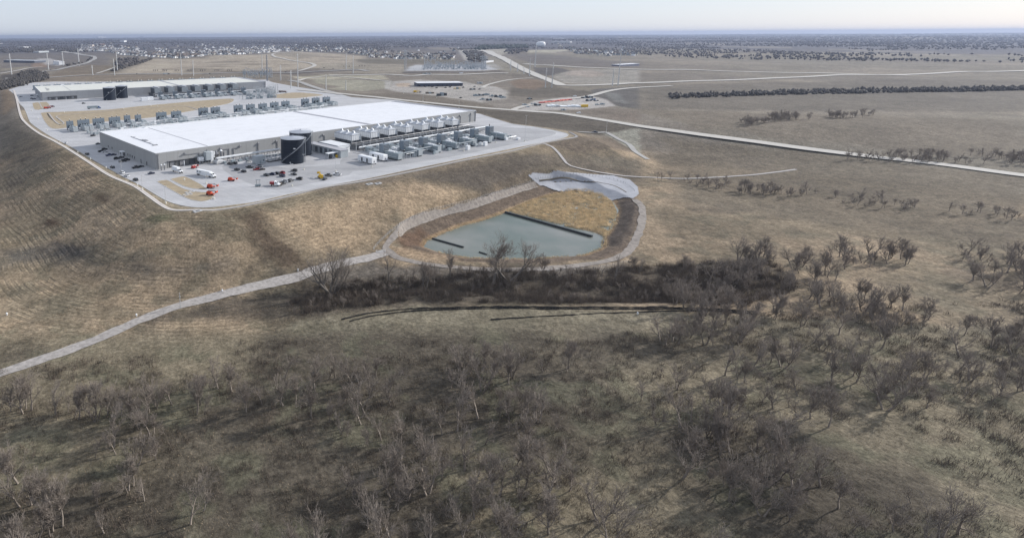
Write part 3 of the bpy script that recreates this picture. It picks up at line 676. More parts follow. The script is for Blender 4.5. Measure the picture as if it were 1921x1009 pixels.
    if front:
        # overflow hoods, vertical downspouts and level bars on the long front
        for hx, hy, px2, py2 in ((347,288,374,301), (389.4,283,389.4,296), (414,279,430,293), (450.5,274,438.7,293), (484.6,269,484.6,286.6), (518.5,265,520.8,289), (606,253,609,262), (863,217,864,226), (884,213.5,882,231)):
            x, z = fr.plane(hx, hy, -.5); x2, z2 = fr.plane(px2, py2, -.3); z = min(z, hh-2.2)
            b = MB(); b.box(x-.9, x+.9, -1.2, -.03, z-.8, z); b.add([(x-.9,-1.2,z),(x+.9,-1.2,z),(x+.9,-.03,z),(x-.9,-.03,z),(x,-.03,z+1.1)], [(0,1,4),(1,2,4),(3,0,4)])
            h = b.build('scupper_hood', M['duct'], t)
            zz = z-1.4
            b = MB()
            if abs(x2-x) > 1: b.box(min(x, x2), max(x, x2), -.45, -.05, zz, zz+.45)
            b.box(x2-.3, x2+.3, -.5, -.04, .5, zz+.45 if abs(x2-x) > 1 else z-.8); b.build('downspout', M['duct'], t)
    for x in (BL-1.2, 1.4):
        b = MB(); b.box(x, x+.5, -.55, -.04, .3, hh-2); b.box(x-.4, x+.9, -.9, -.04, hh-2, hh-.9); b.build('downspout', M['duct'], t)
    return t
building(FA, 13.1, True, 'huge low grey data centre building with bright white roof behind the parking lot', M['roof_membrane'], M['wall_panel'])
building(FB, 13.8, False, 'long grey warehouse like data centre with cream roof in the upper left distance', M['roof_membrane_cream'], M['wall_panel_b'])
# low annex along the back of the near building
b = MB(); b.box(78, 168, BW+1, BW+17, 0, 8); o = thing('rear_annex', 'low flat roofed annex along the far side of the white roofed building', 'building', FA.w(0, 0, 0), FA.yaw)
b.build('wall', M['wall_panel'], o); b = MB(); b.box(77.7, 168.3, BW+.8, BW+17.3, 8, 8.4); b.build('roof', M['roof_membrane'], o)
b = MB(); b.box(225, 290, BW+1, BW+15, 0, 8.6); o = thing('rear_annex', 'low annex with pale roof behind the right half of the white roofed building', 'building', FA.w(0, 0, 0), FA.yaw)
b.build('wall', M['wall_panel'], o); b = MB(); b.box(224.7, 290.3, BW+.8, BW+15.3, 8.6, 9); b.build('roof', M['roof_membrane'], o)
# ------------------------------------------------------------------ tanks
def tank(fr, lx, ly, r, h, label, a0, a1):
    t = thing('water_tank', label, 'storage tank', fr.w(lx, ly, 0), 0, 'dark blue storage tanks')
    b = MB(); b.cyl((0,0,0), (0,0,h), r, n=48); b.build('shell', M['tank_blue'], t, smooth=False)
    b = MB()
    for k in range(1, 9): b.cyl((0,0,h*k/9-.06), (0,0,h*k/9+.06), r+.05, n=48, cap=False)
    b.build('seam_ring', M['steel_dark'], t)
    b = MB(); b.cyl((0,0,h), (0,0,h+1.5), r+.25, .4, 32); b.cyl((0,0,h-.25), (0,0,h), r+.3, n=48); b.cyl((0,0,h+1.3), (0,0,h+2.1), .5, n=8)
    rf = b.build('roof', M['tank_roof'], t)
    b = MB()
    for k in range(12):
        q = k*math.pi/6; b.box(-.05, .05, -.05, .05, h, h+1.0) if 0 else b.cyl((r*math.cos(q), r*math.sin(q), h), (r*math.cos(q), r*math.sin(q), h+1.1), .05, n=4)
    for zz in (.55, 1.1):
        for k in range(36): b.cyl((r*math.cos(k*math.pi/18), r*math.sin(k*math.pi/18), h+zz), (r*math.cos((k+1)*math.pi/18), r*math.sin((k+1)*math.pi/18), h+zz), .05, n=3, cap=False)
    b.build('roof_railing', M['galv'], t)
    # helical stair
    b = MB(); n = 60
    for k in range(n):
        u = k/n; q = a0+(a1-a0)*u; q2 = a0+(a1-a0)*(k+1)/n; z = h*u+.2; z2 = h*(k+1)/n+.2
        for rr in (r+.15, r+1.05): b.cyl((rr*math.cos(q), rr*math.sin(q), z), (rr*math.cos(q2), rr*math.sin(q2), z2), .11, n=4, cap=False)
        b.cyl(((r+1.1)*math.cos(q), (r+1.1)*math.sin(q), z+1.0), ((r+1.1)*math.cos(q2), (r+1.1)*math.sin(q2), z2+1.0), .05, n=3, cap=False)
        b.add([((r+.15)*math.cos(q), (r+.15)*math.sin(q), z), ((r+1.05)*math.cos(q), (r+1.05)*math.sin(q), z), ((r+1.05)*math.cos(q2), (r+1.05)*math.sin(q2), z+.02), ((r+.15)*math.cos(q2), (r+.15)*math.sin(q2), z+.02)], [(0,1,2,3)])
    b.build('stairway', M['galv'], t)
    q = a1; b = MB(); b.cyl(((r+1)*math.cos(q), (r+1)*math.sin(q), 0), ((r+1)*math.cos(q), (r+1)*math.sin(q), h+1), .22, n=6); b.box((r+.2)*math.cos(q)-1, (r+.2)*math.cos(q)+1.6, (r+.2)*math.sin(q)-1, (r+.2)*math.sin(q)+1, h-.1, h+.1); b.build('ladder_column', M['galv'], t)
    q = -1.4; b = MB(); b.box((r+.1)*math.cos(q)-1, (r+.1)*math.cos(q)+1, (r+.02)*math.sin(q)-.06, (r+.02)*math.sin(q), h*.62, h*.62+.8); b.build('nameplate', M['white_metal'], t)
    b = MB(); q = -1.75; b.cyl(((r-.1)*math.cos(q), (r-.1)*math.sin(q), 1.4), ((r+.35)*math.cos(q), (r+.35)*math.sin(q), 1.4), .6, n=10); b.build('manhole', M['galv'], t)
    return t
def floc(fr, x, y): return fr.l(*proj((x, y, 0)), 0)
for fr, lab in ((FA, 'beside the parking lot'), (FB, 'by the far building')):
    if fr is FA: c1, c2 = (fr.l(549.6, 308.6, 0), fr.l(564, 293.7, 0)); up = 9.4
    else: c1, c2 = fr.l(206.5, 188.8, 0), fr.l(229, 185, 0); up = 9.6
    for k, c in enumerate((c1, c2)):
        g = np.array(fr.w(*c)); g[:2] += g[:2]/np.linalg.norm(g[:2])*up; lx, ly = (g[0]-fr.o[0])*fr.c+(g[1]-fr.o[1])*fr.s, -(g[0]-fr.o[0])*fr.s+(g[1]-fr.o[1])*fr.c
        tank(fr, lx, ly, up, 19.6, ['near dark blue tank with grey roof and spiral stair ', 'rear dark blue tank partly hidden by its twin '][k]+lab, -2.75, -.15)
# ------------------------------------------------------------------ cooling towers
def tower(fr, x, label, pale, group):
    t = thing('cooling_tower', label, 'cooling tower', fr.w(x, 0, 0), fr.yaw, group)
    wm = M['white_metal'] if pale else M['equip_pale']; z0 = 6.4 if pale else 4.6; z1 = 11.0 if pale else 13.4
    for k in range(3):
        y0 = -29+k*8.2; b = MB(); b.box(0, 11, y0+.05, y0+8.0, z0, z1)
        c = b.build('casing', wm, t)
        b = MB()
        for q in range(6): b.box(.0+q*2.2-.05, .0+q*2.2+.05, y0-.03, y0+.05, z0, z1) if k == 0 else None
        b.box(-.08, 11.08, y0-.02, y0+8.1, z1, z1+.35); b.box(-.06, 0, y0+2.6, y0+2.7, z0, z1); b.box(-.06, 0, y0+5.3, y0+5.4, z0, z1)
        b.build('trim', M['duct'], t)
        b = MB(); zz = z1+.35
        if pale: b.box(0, 11, y0+.2, y0+7.9, zz, zz+1.5, tx=3.6, ty=2.3); b.cyl((5.5, y0+4, zz+1.5), (5.5, y0+4, zz+2.9), 1.7, .9, 12)
        else: b.cyl((5.5, y0+4, zz), (5.5, y0+4, zz+1.3), 3.3, 3.5, 16)
        b.build('fan_stack', M['tower_roof'], t)
        if pale: b = MB(); b.cyl((5.5, y0+4, zz+2.9), (5.5, y0+4, zz+3.3), 1.0, .7, 12); b.build('fan_cap', M['white_metal'], t)
        b = MB()
        if pale:
            for xx in (.1, 5.3, 10.5): b.box(xx, xx+.5, y0+.1, y0+.6, 4.5, z0)
            b.box(.6, 10.4, y0+.7, y0+7.6, 4.5, z0)
            b.build('air_inlet', M['louver'], t)
        else: b.box(-.9, -.05, y0+.6, y0+7.6, z0+.4, z1-.6); b.build('air_inlet', M['louver'], t)
        if k == 0 and pale:
            for xx in (-.3, 10.8):
                b = MB(); b.box(xx, xx+.5, y0-.5, y0, 0, z1); b.build('leg', M['galv'], t)
    return t
XT = [171.5+23.2*k for k in range(7)]
for k, x in enumerate(XT):
    tower(FA, x, ['leftmost white cooling tower beside the low electrical building, open dark base', 'second white cooling tower from the dark tanks', 'third white cooling tower from the dark tanks', 'middle one of the seven white cooling towers along the grey wall', 'third white cooling tower from the right end of the wall', 'second white cooling tower from the right end of the wall', 'rightmost white cooling tower beside the bare wall end'][k], True, 'white cooling towers along the near building')
    tower(FB, x, 'grey cooling tower with dark inlet side, %s from the tanks of the far building' % ordw(k), False, 'grey cooling towers along the far building')
def plinth(fr, label):
    t = thing('tower_platform', label, 'platform', fr.w(0, 0, 0), fr.yaw)
    b = MB(); b.box(166, 333, -40.5, -5.5, 3.9, 4.4); b.build('deck', M['steel_dark'], t)
    b = MB(); b.box(167, 332, -39.5, -5.5, 0, 3.9); b.build('basin_wall', M['louver'], t)
    for k in range(21):
        b = MB(); b.box(166.2+k*8.3, 166.6+k*8.3, -41.4, -40.6, 0, 4.4); b.build('post', M['galv'], t)
    b = MB()
    for k in range(42): b.cyl((166+k*4, -40.3, 4.4), (166+k*4, -40.3, 5.5), .05, n=3)
    for z in (5.0, 5.6): b.cyl((166, -40.3, z), (333, -40.3, z), .06, n=3)
    b.build('railing', M['galv'], t)
    for y, r, m in ((-43, .8, 'white_pipe'), (-45, .35, 'equip_grey'), (-47, .4, 'louver')):
        b = MB(); b.cyl((168, y, 3.0), (356 if y < -40 else 330, y, 3.0), r, n=8)
        b.build('pipe', M[m], t)
    b = MB()
    for k in range(20):
        xx = 168+k*8.3; b.box(xx, xx+.3, -48.5, -41.5, 1.7, 2.1); b.box(xx, xx+.3, -44.2, -43.9, 0, 1.7); b.box(xx, xx+.3, -48.3, -48.0, 0, 1.7); b.box(xx+1.5, xx+3.0, -37, -35.2, 4.4, 5.4+rr_[k]*.5); b.cyl((xx, -33, 5.1), (xx+8.2, -33, 5.1), .3, n=5)
        if k % 2: b.box(xx+1, xx+3.6, -51, -47, .2, 2.4+rr_[k]); b.cyl((xx+5, -54, 1), (xx+5, -42, 2.4), .3, n=5)
    b.build('pipe_support', M['duct'], t)
rr_ = [random.uniform(-.5, 1.2) for _ in range(60)]
plinth(FA, 'dark steel platform with pipes carrying the white cooling towers'); plinth(FB, 'dark platform with pipes under the grey towers of the far building')
# ------------------------------------------------------------------ generators
def gen_proto(kind, rear):
    """container generator along +y: near face at y=0, tall radiator box at the rear"""
    t = thing('generator', 'proto', 'generator', (0,0,-500)); t.scale = (1.3, 1.12, 1.22); L = 14 if rear else 12
    b = MB(); b.box(-1.9, 1.9, 0, L, .8, 4.9); b.build('enclosure', M['equip_grey'], t)
    b = MB(); b.box(-1.75, 1.75, -.06, 0, 1.0, 4.7); b.build('end_panel', M['equip_pale'], t)
    b = MB(); b.box(-1.6, 1.6, .4, L-.4, .15, .8); b.build('fuel_tank', M['steel_dark'], t)
    b = MB(); b.box(-1.3, -.2, L*.35, L*.8, 4.9, 5.6); b.box(.3, 1.2, L*.3, L*.65, 4.9, 5.4)
    for q in range(4): b.cyl((.9, L*.7+q*.8, 4.9), (.9, L*.7+q*.8, 5.8), .25, n=6)
    b.build('rooftop_unit', M['white_metal'] if rear else M['equip_pale'], t)
    b = MB(); b.box(-2.5, 2.5, L+.4, L+5, 3.2 if kind == 'A' else 1.2, 9.2); b.build('radiator_box', M['equip_blue'], t)
    b = MB()
    for sx in (-2.2, 1.9):
        for sy in (L+.7, L+4.4): b.box(sx, sx+.3, sy, sy+.3, 0, 3.2)
    b.build('radiator_legs', M['steel_dark'], t)
    b = MB()
    for q in range(5): b.box(-2.3, 2.3, L+.3, L+.4, 4.2+q, 4.7+q)
    b.build('louvre', M['louver'], t)
    for sx in ((0,) if kind == 'A' else (-1.1, 1.1)):
        b = MB(); b.cyl((sx, L+3, 9.2), (sx, L+3, 10.8), .32, n=8); b.cyl((sx, L+3, 10.8), (sx, L+3, 11.0), .5, .3, 8); b.build('exhaust_stack', M['steel_dark'] if kind == 'A' else M['concrete_pale'], t)
    if kind == 'B':
        b = MB()
        for sx in (-1.2, 1.2): b.cyl((sx, L-1.5, 5.6), (sx, L+.4, 6.6), .7, n=8)
        b.build('intake_elbow', M['steel_dark'], t)
    b = MB(); b.box(2.3, 4.6, 2.5, 6, 0, 3.1); b.box(2.3, 4.0, 8, 10.5, 0, 2.4); b.box(-3.2, -2.2, 1, 9, 2.2, 2.5); b.build('switch_cabinet', M['equip_pale'], t)
    return t
gp = gen_proto('A', True)
XG = [166.5+23.9*k for k in range(7)]
ol = ['beside the white trailers', 'second from the white trailers', 'third from the white trailers', 'middle one of the row of seven', 'third from the right end', 'second from the right end', 'last one by the open yard']
first = True
def put(proto, fr, x, y, dr, label, group):
    loc = fr.w(x, y, 0)
    if proto not in used_: used_.append(proto); proto.location = loc; proto.rotation_euler = (0,0,fr.yaw+dr); proto['label'] = label; proto['group'] = group; return proto
    return copy_tree(proto, loc, fr.yaw+dr, label, group)
used_ = []
for k, x in enumerate(XG):
    put(gp, FA, x, -94.3, 0, 'grey generator container with tall exhaust box, '+ol[k], 'generators in front of the cooling towers')
for k, x in enumerate(XG):
    put(gp, FB, x+3, -93, 0, 'grey generator in front of the far building, %s from its white containers' % ordw(k), 'generators in front of the far building')
# second row behind, smaller skids between the generators
def skid(fr, x, y, label, group=None):
    t = thing('transformer_skid', label, 'transformer', fr.w(x, y, 0), fr.yaw, group)
    b = MB(); b.box(-2.4, 2.4, 0, 7, .3, 3.4); b.build('cabinet', M['equip_pale'], t)
    b = MB(); b.box(-2, 2, 8.2, 11, .3, 2.8); b.build('transformer', M['equip_grey'], t)
    b = MB()
    for q in range(5): b.box(-2.2-.5, -2.2, 8.4+q*.5, 8.5+q*.5, .5, 2.6); b.box(2, 2.5, 8.4+q*.5, 8.5+q*.5, .5, 2.6)
    b.build('cooling_fin', M['equip_blue'], t)
    b = MB(); b.box(-2.4, 2.4, 12.5, 19, .3, 4.1); b.build('enclosure', M['equip_grey'], t)
    b = MB(); b.cyl((0, 3.5, 3.4), (0, 13, 5.0), .25, n=5); b.cyl((1.5, 13, 4.5), (1.5, 30, 4.5), .2, n=5); b.build('conduit', M['galv'], t)
    return t
for k in range(6): skid(FA, XG[k]+11.5, -86, 'pale transformer cabinet set between the %s and %s generator containers' % (ordw(k), ordw(k+1)), 'transformer cabinets between the generators')
for k in range(6): skid(FB, XG[k]+14.5, -86, 'pale cabinet between generators of the far building, %s from its tanks' % ordw(k), 'transformer cabinets at the far building')
def rack(fr, x0, x1, y, z, label):
    t = thing('pipe_rack', label, 'pipe rack', fr.w(0, 0, 0), fr.yaw)
    n = max(2, int((x1-x0)/6)); 
    for k in range(n+1):
        xx = x0+(x1-x0)*k/n; b = MB(); b.box(xx-.18, xx+.18, y-.18, y+.18, 0, z); b.build('post', M['equip_pale'], t)
    b = MB(); b.box(x0-.3, x1+.3, y-.5, y+.5, z, z+.5); b.build('beam', M['equip_pale'], t)
    b = MB(); b.cyl((x0, y+.9, z-.6), (x1, y+.9, z-.6), .18, n=6); b.cyl((x0, y+1.5, z-.6), (x1, y+1.5, z-.6), .12, n=5); b.build('pipe', M['equip_grey'], t)
b = MB(); b.box(158, 326, -78, -46, 0, .3); o = b.build('equipment_slab', M['asphalt_pale'], None, FA.w(0, 0, 0), FA.yaw); o['kind'] = 'structure'
for k in range(6): skid(FA, XG[k]+5.5, -68, 'grey cabinet group between cooling towers and generators, %s of six from the left' % ordw(k), 'cabinet groups behind the generators')
def clutter(fr, x0, x1, y0, y1, n, label, seed):
    rr = random.Random(seed); t = thing('service_equipment', label, 'equipment', fr.w(0, 0, 0), fr.yaw); sh = []
    for w_, d_, h_ in ((3.4,2.2,2.6),(1.8,1.6,3.0),(5,2.4,2.2),(2.2,3.4,3.6),(1.2,1.2,2.0)):
        for mm in ('equip_pale','equip_grey','white_metal'):
            b = MB(); b.box(-w_/2, w_/2, -d_/2, d_/2, .25, h_, tx=.08, ty=.08); b.box(-w_/2+.2, w_/2-.2, -d_/2+.2, d_/2-.2, 0, .25); b.box(-w_/2+.3, w_/2-.5, -d_/2+.3, d_/2-.3, h_, h_+.3); sh.append(b.mesh('cabinet', [M[mm]]))
    for k in range(n):
        link('cabinet', sh[rr.choice([0,1,3,4,6,7,9,10,12,13,2,11])], t, (rr.uniform(x0, x1), rr.uniform(y0, y1), 0), rr.choice([0, math.pi/2]))
    for k in range(max(3, n//6)):
        x = rr.uniform(x0, x1-14); y = rr.uniform(y0, y1); z = rr.uniform(2, 4.6); b = MB(); b.cyl((x, y, z), (x+rr.uniform(8, 22), y, z), .22, n=5); b.cyl((x, y, 0), (x, y, z), .18, n=5); b.cyl((x+7, y, 0), (x+7, y, z), .12, n=4); b.build('pipe', M['galv' if k % 2 else 'white_pipe'], t)
clutter(FA, 166, 322, -84, -46, 110, 'crowd of pale cabinets and pipes between the cooling towers and the generators', 1)
clutter(FA, 172, 330, -96, -84, 26, 'small cabinets standing between the front generator containers', 2)
clutter(FB, 168, 330, -92, -44, 80, 'pale cabinets and pipes between the far towers and their generators', 3)
clutter(FA, 10, 62, BW+62, BW+84, 26, 'pale cabinets beside the leftmost radiator units', 4)
clutter(FA, 62, 225, BW+24, BW+96, 130, 'dense field of pale cabinets and pipes behind the white roof left of the annex', 5)
clutter(FA, 225, 345, BW+24, BW+100, 90, 'dense pale cabinets and pipes behind the white roof right of the annex', 6)
rack(FA, 172, 187, -93, 5.2, 'pale green steel pipe rack right of the first generator container')
rack(FA, 192, 212, -88, 5.0, 'pale green steel pipe rack before the third generator container')
rack(FA, 239, 262, -95, 5.2, 'long pale green pipe rack spanning the two white boxes')
for k, (px, py) in enumerate(((877.5,281.5), (910,274), (972,262.5))):
    c = G(px, py); t = thing('equipment_box', ['white square equipment box under the long pipe rack', 'white equipment box at the right end of the long pipe rack', 'small white box alone on the yard beyond the last generator'][k], 'box', c, FA.yaw)
    b = MB(); b.box(-1.8, 1.8, -1.3, 1.3, .2, 4.0 if k < 2 else 2.2); b.build('housing', M['white_metal'], t); b = MB(); b.box(-1.6, 1.6, -1.1, 1.1, 0, .2); b.build('base', M['steel_dark'], t)
# generators behind the near building, seen over its roof
grp = 'radiator units behind the near building'
def backunit(px, py, single, label):
    y = BW+108; x, z = FA.plane(px, py, y)
    loc = FA.w(x, y+6, 0)
    t = thing('cooling_unit', label, 'cooling unit', loc, FA.yaw, grp)
    hw = 3.4 if single else 6.2; H_ = max(6, min(z, 11))
    b = MB(); b.box(-hw, hw, -1.5, 1.2, 2.0, H_); b.build('radiator_box', M['equip_blue'], t)
    b = MB()
    for sx in (-hw+.2, hw-.5): b.box(sx, sx+.3, -1.2, 1, 0, 2)
    b.build('leg', M['steel_dark'], t)
    for sx in ((0,) if single else (-2.6, 2.6)):
        b = MB(); b.cyl((sx, -2.6, H_-5.6), (sx, -1.5, H_-4.8), 1.5, n=12); b.cyl((sx, -1.6, H_-5.2), (sx, -1.5, H_-5.2), 1.7, n=12); b.build('intake_elbow', M['steel_dark'], t)
        b = MB(); b.cyl((sx, .2, H_), (sx, .2, H_+1.6), .4, n=8); b.build('exhaust_stack', M['steel_dark'], t)
        b = MB(); b.cyl((sx, .2, H_+1.6), (sx, .2, H_+2.1), .65, .4, n=8); b.build('stack_cap', M['lamp_base'], t)
        b = MB(); b.box(sx-2.3, sx+2.3, -21, -5, .5, 4.9); b.build('enclosure', M['equip_pale'], t)
        b = MB(); b.box(sx-1.5, sx+.6, -17, -9, 4.9, 5.6); b.box(sx+.9, sx+1.7, -20, -13, 4.9, 5.3); b.cyl((sx-1, -6.5, 4.9), (sx-1, -3, 6.2), .5, n=6); b.build('rooftop_unit', M['equip_grey'], t)
        b = MB(); b.box(sx-2, sx+2, -20.7, -5.3, 0, .5); b.build('base', M['steel_dark'], t)
BU = [(133.4,228.6,1),(159,226,0),(187.5,223.5,0),(217.7,221,0),(241.5,218,1),(262,217,1),(306,212,0),(334,210,0),(385,203.5,0),(408,202.3,0)]
for k, (px, py, s) in enumerate(BU):
    backunit(px, py, s, ['single blue grey radiator unit at the left end of the row by the road', 'twin fan radiator unit next to the leftmost single one', 'third radiator unit from the left, twin intakes', 'twin radiator unit over the left roof corner', 'single radiator unit with white box beside it, left one of two', 'single radiator unit with white box beside it, right one of two', 'twin radiator unit by the small dark bush', 'twin radiator unit at the end of the lawn basin', 'left radiator unit beyond the low annex roof', 'right radiator unit beyond the low annex roof'][k])
grp = 'large radiator units by the switchyard'
for k, (px, py) in enumerate(((451,198.5), (474,197), (497,195.5), (519,193.2), (540,191), (577,186.5), (597,184.5), (617,183))):
    backunit(px, py, 0, 'blue grey radiator unit near the switchyard, %s from the left of that row' % ordw(k))
# dense small pipework and cabinets behind the near building
for nm, x0, x1, y0, lab in (('pipework', 60, 215, BW+60, 'tangle of grey pipes and cabinets behind the long white roof'), ('pipework', 225, 330, BW+45, 'grey pipework between the white roof and the radiator units')):
    t = thing(nm, lab, 'pipework', FA.w(0, 0, 0), FA.yaw)
    for y, r in ((y0, .5), (y0+3, .35), (y0+22, .4), (y0+34, .5)):
        b = MB(); b.cyl((x0, y, 3.5), (x1, y, 3.5), r, n=6); b.build('pipe', M['white_pipe'] if r == .5 else M['equip_pale'], t)
    b = MB()
    for k in range(int((x1-x0)/5)):
        xx = x0+k*5; b.box(xx, xx+.3, y0-1, y0+4, 2.6, 3); b.box(xx, xx+.3, y0-1, y0-.7, 0, 2.6); b.box(xx, xx+.3, y0+3.7, y0+4, 0, 2.6)
    b.build('support', M['galv'], t)
    for k in range(int((x1-x0)/9)):
        xx = x0+k*9+random.uniform(0, 3); b = MB(); yy = y0+random.uniform(8, 20); hh = random.uniform(2, 3.8); b.box(xx, xx+random.uniform(2.5, 5), yy, yy+random.uniform(2.5, 5), 0, hh); b.build('cabinet', M['equip_pale'] if k % 3 else M['equip_grey'], t)
# equipment row beyond the far building: only stacks and tops show
for k in range(20):
    px = 68+k*(437-68)/19.; py = 156.6-(px-68)*(156.6-139.5)/(437-68)
    y = BW+62; x, z = FB.plane(px, py, y); t = thing('cooling_unit', 'blue grey radiator unit peeping over the far cream roof, %s from the left' % ordw(k), 'cooling unit', FB.w(x, y, 0), FB.yaw, 'radiator units beyond the far building')
    b = MB(); b.box(-6.3, 6.3, -1.5, 1.5, 1.5, 10.5); b.build('radiator_box', M['equip_blue'], t)
    for sx in (-3, 3): b = MB(); b.cyl((sx, 0, 10.5), (sx, 0, 12), .5, n=6); b.cyl((sx, 0, 12), (sx, 0, 12.7), .8, .5, n=6); b.build('stack_cap', M['lamp_base'], t)
# ------------------------------------------------------------------ process plant between the docks and the tanks
t = thing('air_handling_plant', 'white duct tower and air handling plant on the wall right of the loading docks', 'machinery', FA.w(0, 0, 0), FA.yaw)
def bx(fr, px, py, y, w, d, h, z0=0):
    x, _ = fr.plane(px, py, y); return (x-w/2, x+w/2, y-d/2, y+d/2, z0, z0+h)
x0 = FA.plane(390, 300, -4)[0]
b = MB(); b.box(x0-2.2, x0+2.2, -6, -1, 3, 9.5); b.build('filter_housing', M['equip_pale'], t)
b = MB(); b.box(x0+2.4, x0+4.6, -5, -3, 1, 9); b.box(x0+2.4, x0+4.6, -5.6, -2.4, 8.6, 9.4); b.build('duct_riser', M['white_metal'], t)
b = MB(); b.box(x0-7.5, x0-3.2, -3.5, -.3, 3.2, 5.6); b.box(x0-7.5, x0-3, -4, -.3, 2.6, 2.9); b.build('wall_unit', M['white_metal'], t)
b = MB()
for q in range(4): b = MB(); b.box(x0-7.2+q*2.6, x0-6.9+q*2.6, -4, -3.7, 0, 2.6); b.build('frame_post', M['galv'], t)
b = MB(); b.box(x0+3, x0+11, -13, -6, .5, 2.2); b.add([(x0+3,-13,2.2),(x0+11,-13,2.2),(x0+11,-6,2.2),(x0+3,-6,2.2),(x0+7,-9.5,4.2)], [(0,1,4),(1,2,4),(2,3,4),(3,0,4)]); b.build('silencer', M['concrete_pale'], t)
b = MB(); b.cyl((x0+9, -3, 5.5), (x0+9, -.6, 8.2), 1.7, 1.2, 10); b.cyl((x0+12.5, -3, 2), (x0+12.5, -3, 8.4), 1.1, n=10); b.cyl((x0+15, -3, 2), (x0+15, -3, 7.5), .8, n=10); b.build('blower', M['duct'], t)
b = MB(); b.cyl((x0+6.5, -2.5, 4), (x0+6.5, -2.5, 8.6), .6, n=8); b.cyl((x0+12.5, -3, 8.4), (x0+12.5, -3, 9.4), 1.3, .6, n=10); b.build('vent', M['white_metal'], t)
t = thing('pipe_rack', 'long white insulated pipe run on stands along the wall before the dark tanks', 'pipe rack', FA.w(0, 0, 0), FA.yaw)
xa = FA.plane(406, 303, -9)[0]; xb = FA.plane(524, 285, -9)[0]
for y, r, z in ((-9, .55, 4.6), (-10.4, .35, 4.3), (-7.6, .3, 3.9)): b = MB(); b.cyl((xa, y, z), (xb, y, z), r, n=8); b.build('pipe', M['white_pipe'], t)
for k in range(12):
    xx = xa+(xb-xa)*k/11; b = MB(); b.box(xx, xx+.25, -11.2, -6.8, 3.2, 3.5); b.box(xx, xx+.25, -11.1, -10.8, 0, 3.2); b.box(xx, xx+.25, -7.1, -6.8, 0, 3.2); b.build('stand', M['duct'], t)
for k in range(9):
    xx = xa+4+k*(xb-xa)/9; b = MB(); b.box(xx, xx+random.uniform(1.5, 3.5), -15, -12.5, 0, random.uniform(1, 2.4)); b.build('pump', M['equip_grey'], t)
c = G(489.5, 307.5); t = thing('enclosure_shed', 'pale blue grey equipment enclosure left of the near dark tank', 'shed', c, FA.yaw)
b = MB(); b.box(-4.3, 4.3, 0, 6, .2, 6.0); b.build('wall', M['equip_pale'], t); b = MB(); b.box(-4.5, 4.5, -.2, 6.2, 6.0, 6.25); b.build('roof', M['equip_pale'], t)
b = MB(); b.box(2, 3.1, -.08, 0, 2, 3.2); b.build('vent', M['louver'], t); b = MB(); b.box(-1, 0, -.08, 0, .2, 2.6); b.build('door', M['equip_grey'], t)
c = G(513, 303.5); t = thing('pump_skid', 'low pump skids with beige tanks left of the near dark tank', 'machinery', c, FA.yaw)
for k in range(3):
    b = MB(); b.box(-4+k*4.2, -1+k*4.2, 0, 4, .8, 2.6, tx=.3, ty=.3); b.build('tank', M['concrete_pale'], t)
b = MB(); b.box(-4.5, 8.2, -.4, 4.4, .3, .8); b.build('base', M['steel_dark'], t)
b = MB()
for k in range(5): b.cyl((-4+k*2.8, 5.5, 0), (-4+k*2.8, 5.5, 5), .25, n=6)
b.cyl((-4.5, 5.5, 4.8), (8, 5.5, 4.8), .3, n=6); b.build('pipe', M['galv'], t)
# low electrical building right of the tanks
ax = FA.l(641, 297, 0); t = thing('electrical_building', 'low flat pale grey electrical building with outside stair right of the dark tanks', 'building', FA.w(0, 0, 0), FA.yaw)
x0 = ax[0]-1; y0 = ax[1]
b = MB(); b.box(x0, x0+8, y0, y0+46, 0, 6.2); b.build('wall', M['equip_pale'], t)
b = MB(); b.box(x0-.3, x0+8.3, y0-.3, y0+46.3, 6.2, 6.6); b.build('roof', M['roof_joint'], t)
b = MB(); b.box(x0+9, x0+22, y0+14, y0+40, 0, 6.9); b.build('wall', M['white_metal'], t)
b = MB(); b.box(x0+8.8, x0+22.2, y0+13.8, y0+40.2, 6.9, 7.3); b.build('roof', M['parapet'], t)
b = MB()
for k in range(14): b.box(x0+9.5+k*.85, x0+10.4+k*.85, y0+12, y0+13.4, k*.48, k*.48+.12)
b.cyl((x0+9.5, y0+12, 1), (x0+21.4, y0+12, 7.6), .08, n=4); b.cyl((x0+9.5, y0+12, .1), (x0+21.4, y0+12, 6.7), .14, n=4); b.build('stair', M['galv'], t)
b = MB()
for k in range(6): b.box(x0-.12, x0, y0+5+k*6.5, y0+8.5+k*6.5, .6, 5.2)
b.build('louvre', M['louver'], t)
c = G(628, 297.5); t = thing('open_shelter', 'open steel shelter with flat white roof beside the electrical building', 'shelter', c, FA.yaw)
b = MB(); b.box(-7, 5.5, 0, 4, 4.6, 4.95); b.build('roof', M['white_metal'], t)
for xx in (-6.6, -1, 4.9):
    for yy in (.2, 3.6): b = MB(); b.box(xx, xx+.35, yy, yy+.3, 0, 4.6); b.build('post', M['galv'], t)
b = MB(); b.box(-4.5, -2.2, 1, 3, 0, 2.8); b.build('cabinet', M['door_dark'], t); b = MB(); b.box(2.2, 3.6, .6, 1.8, 0, 2.6); b.build('cabinet', M['yellow'], t)
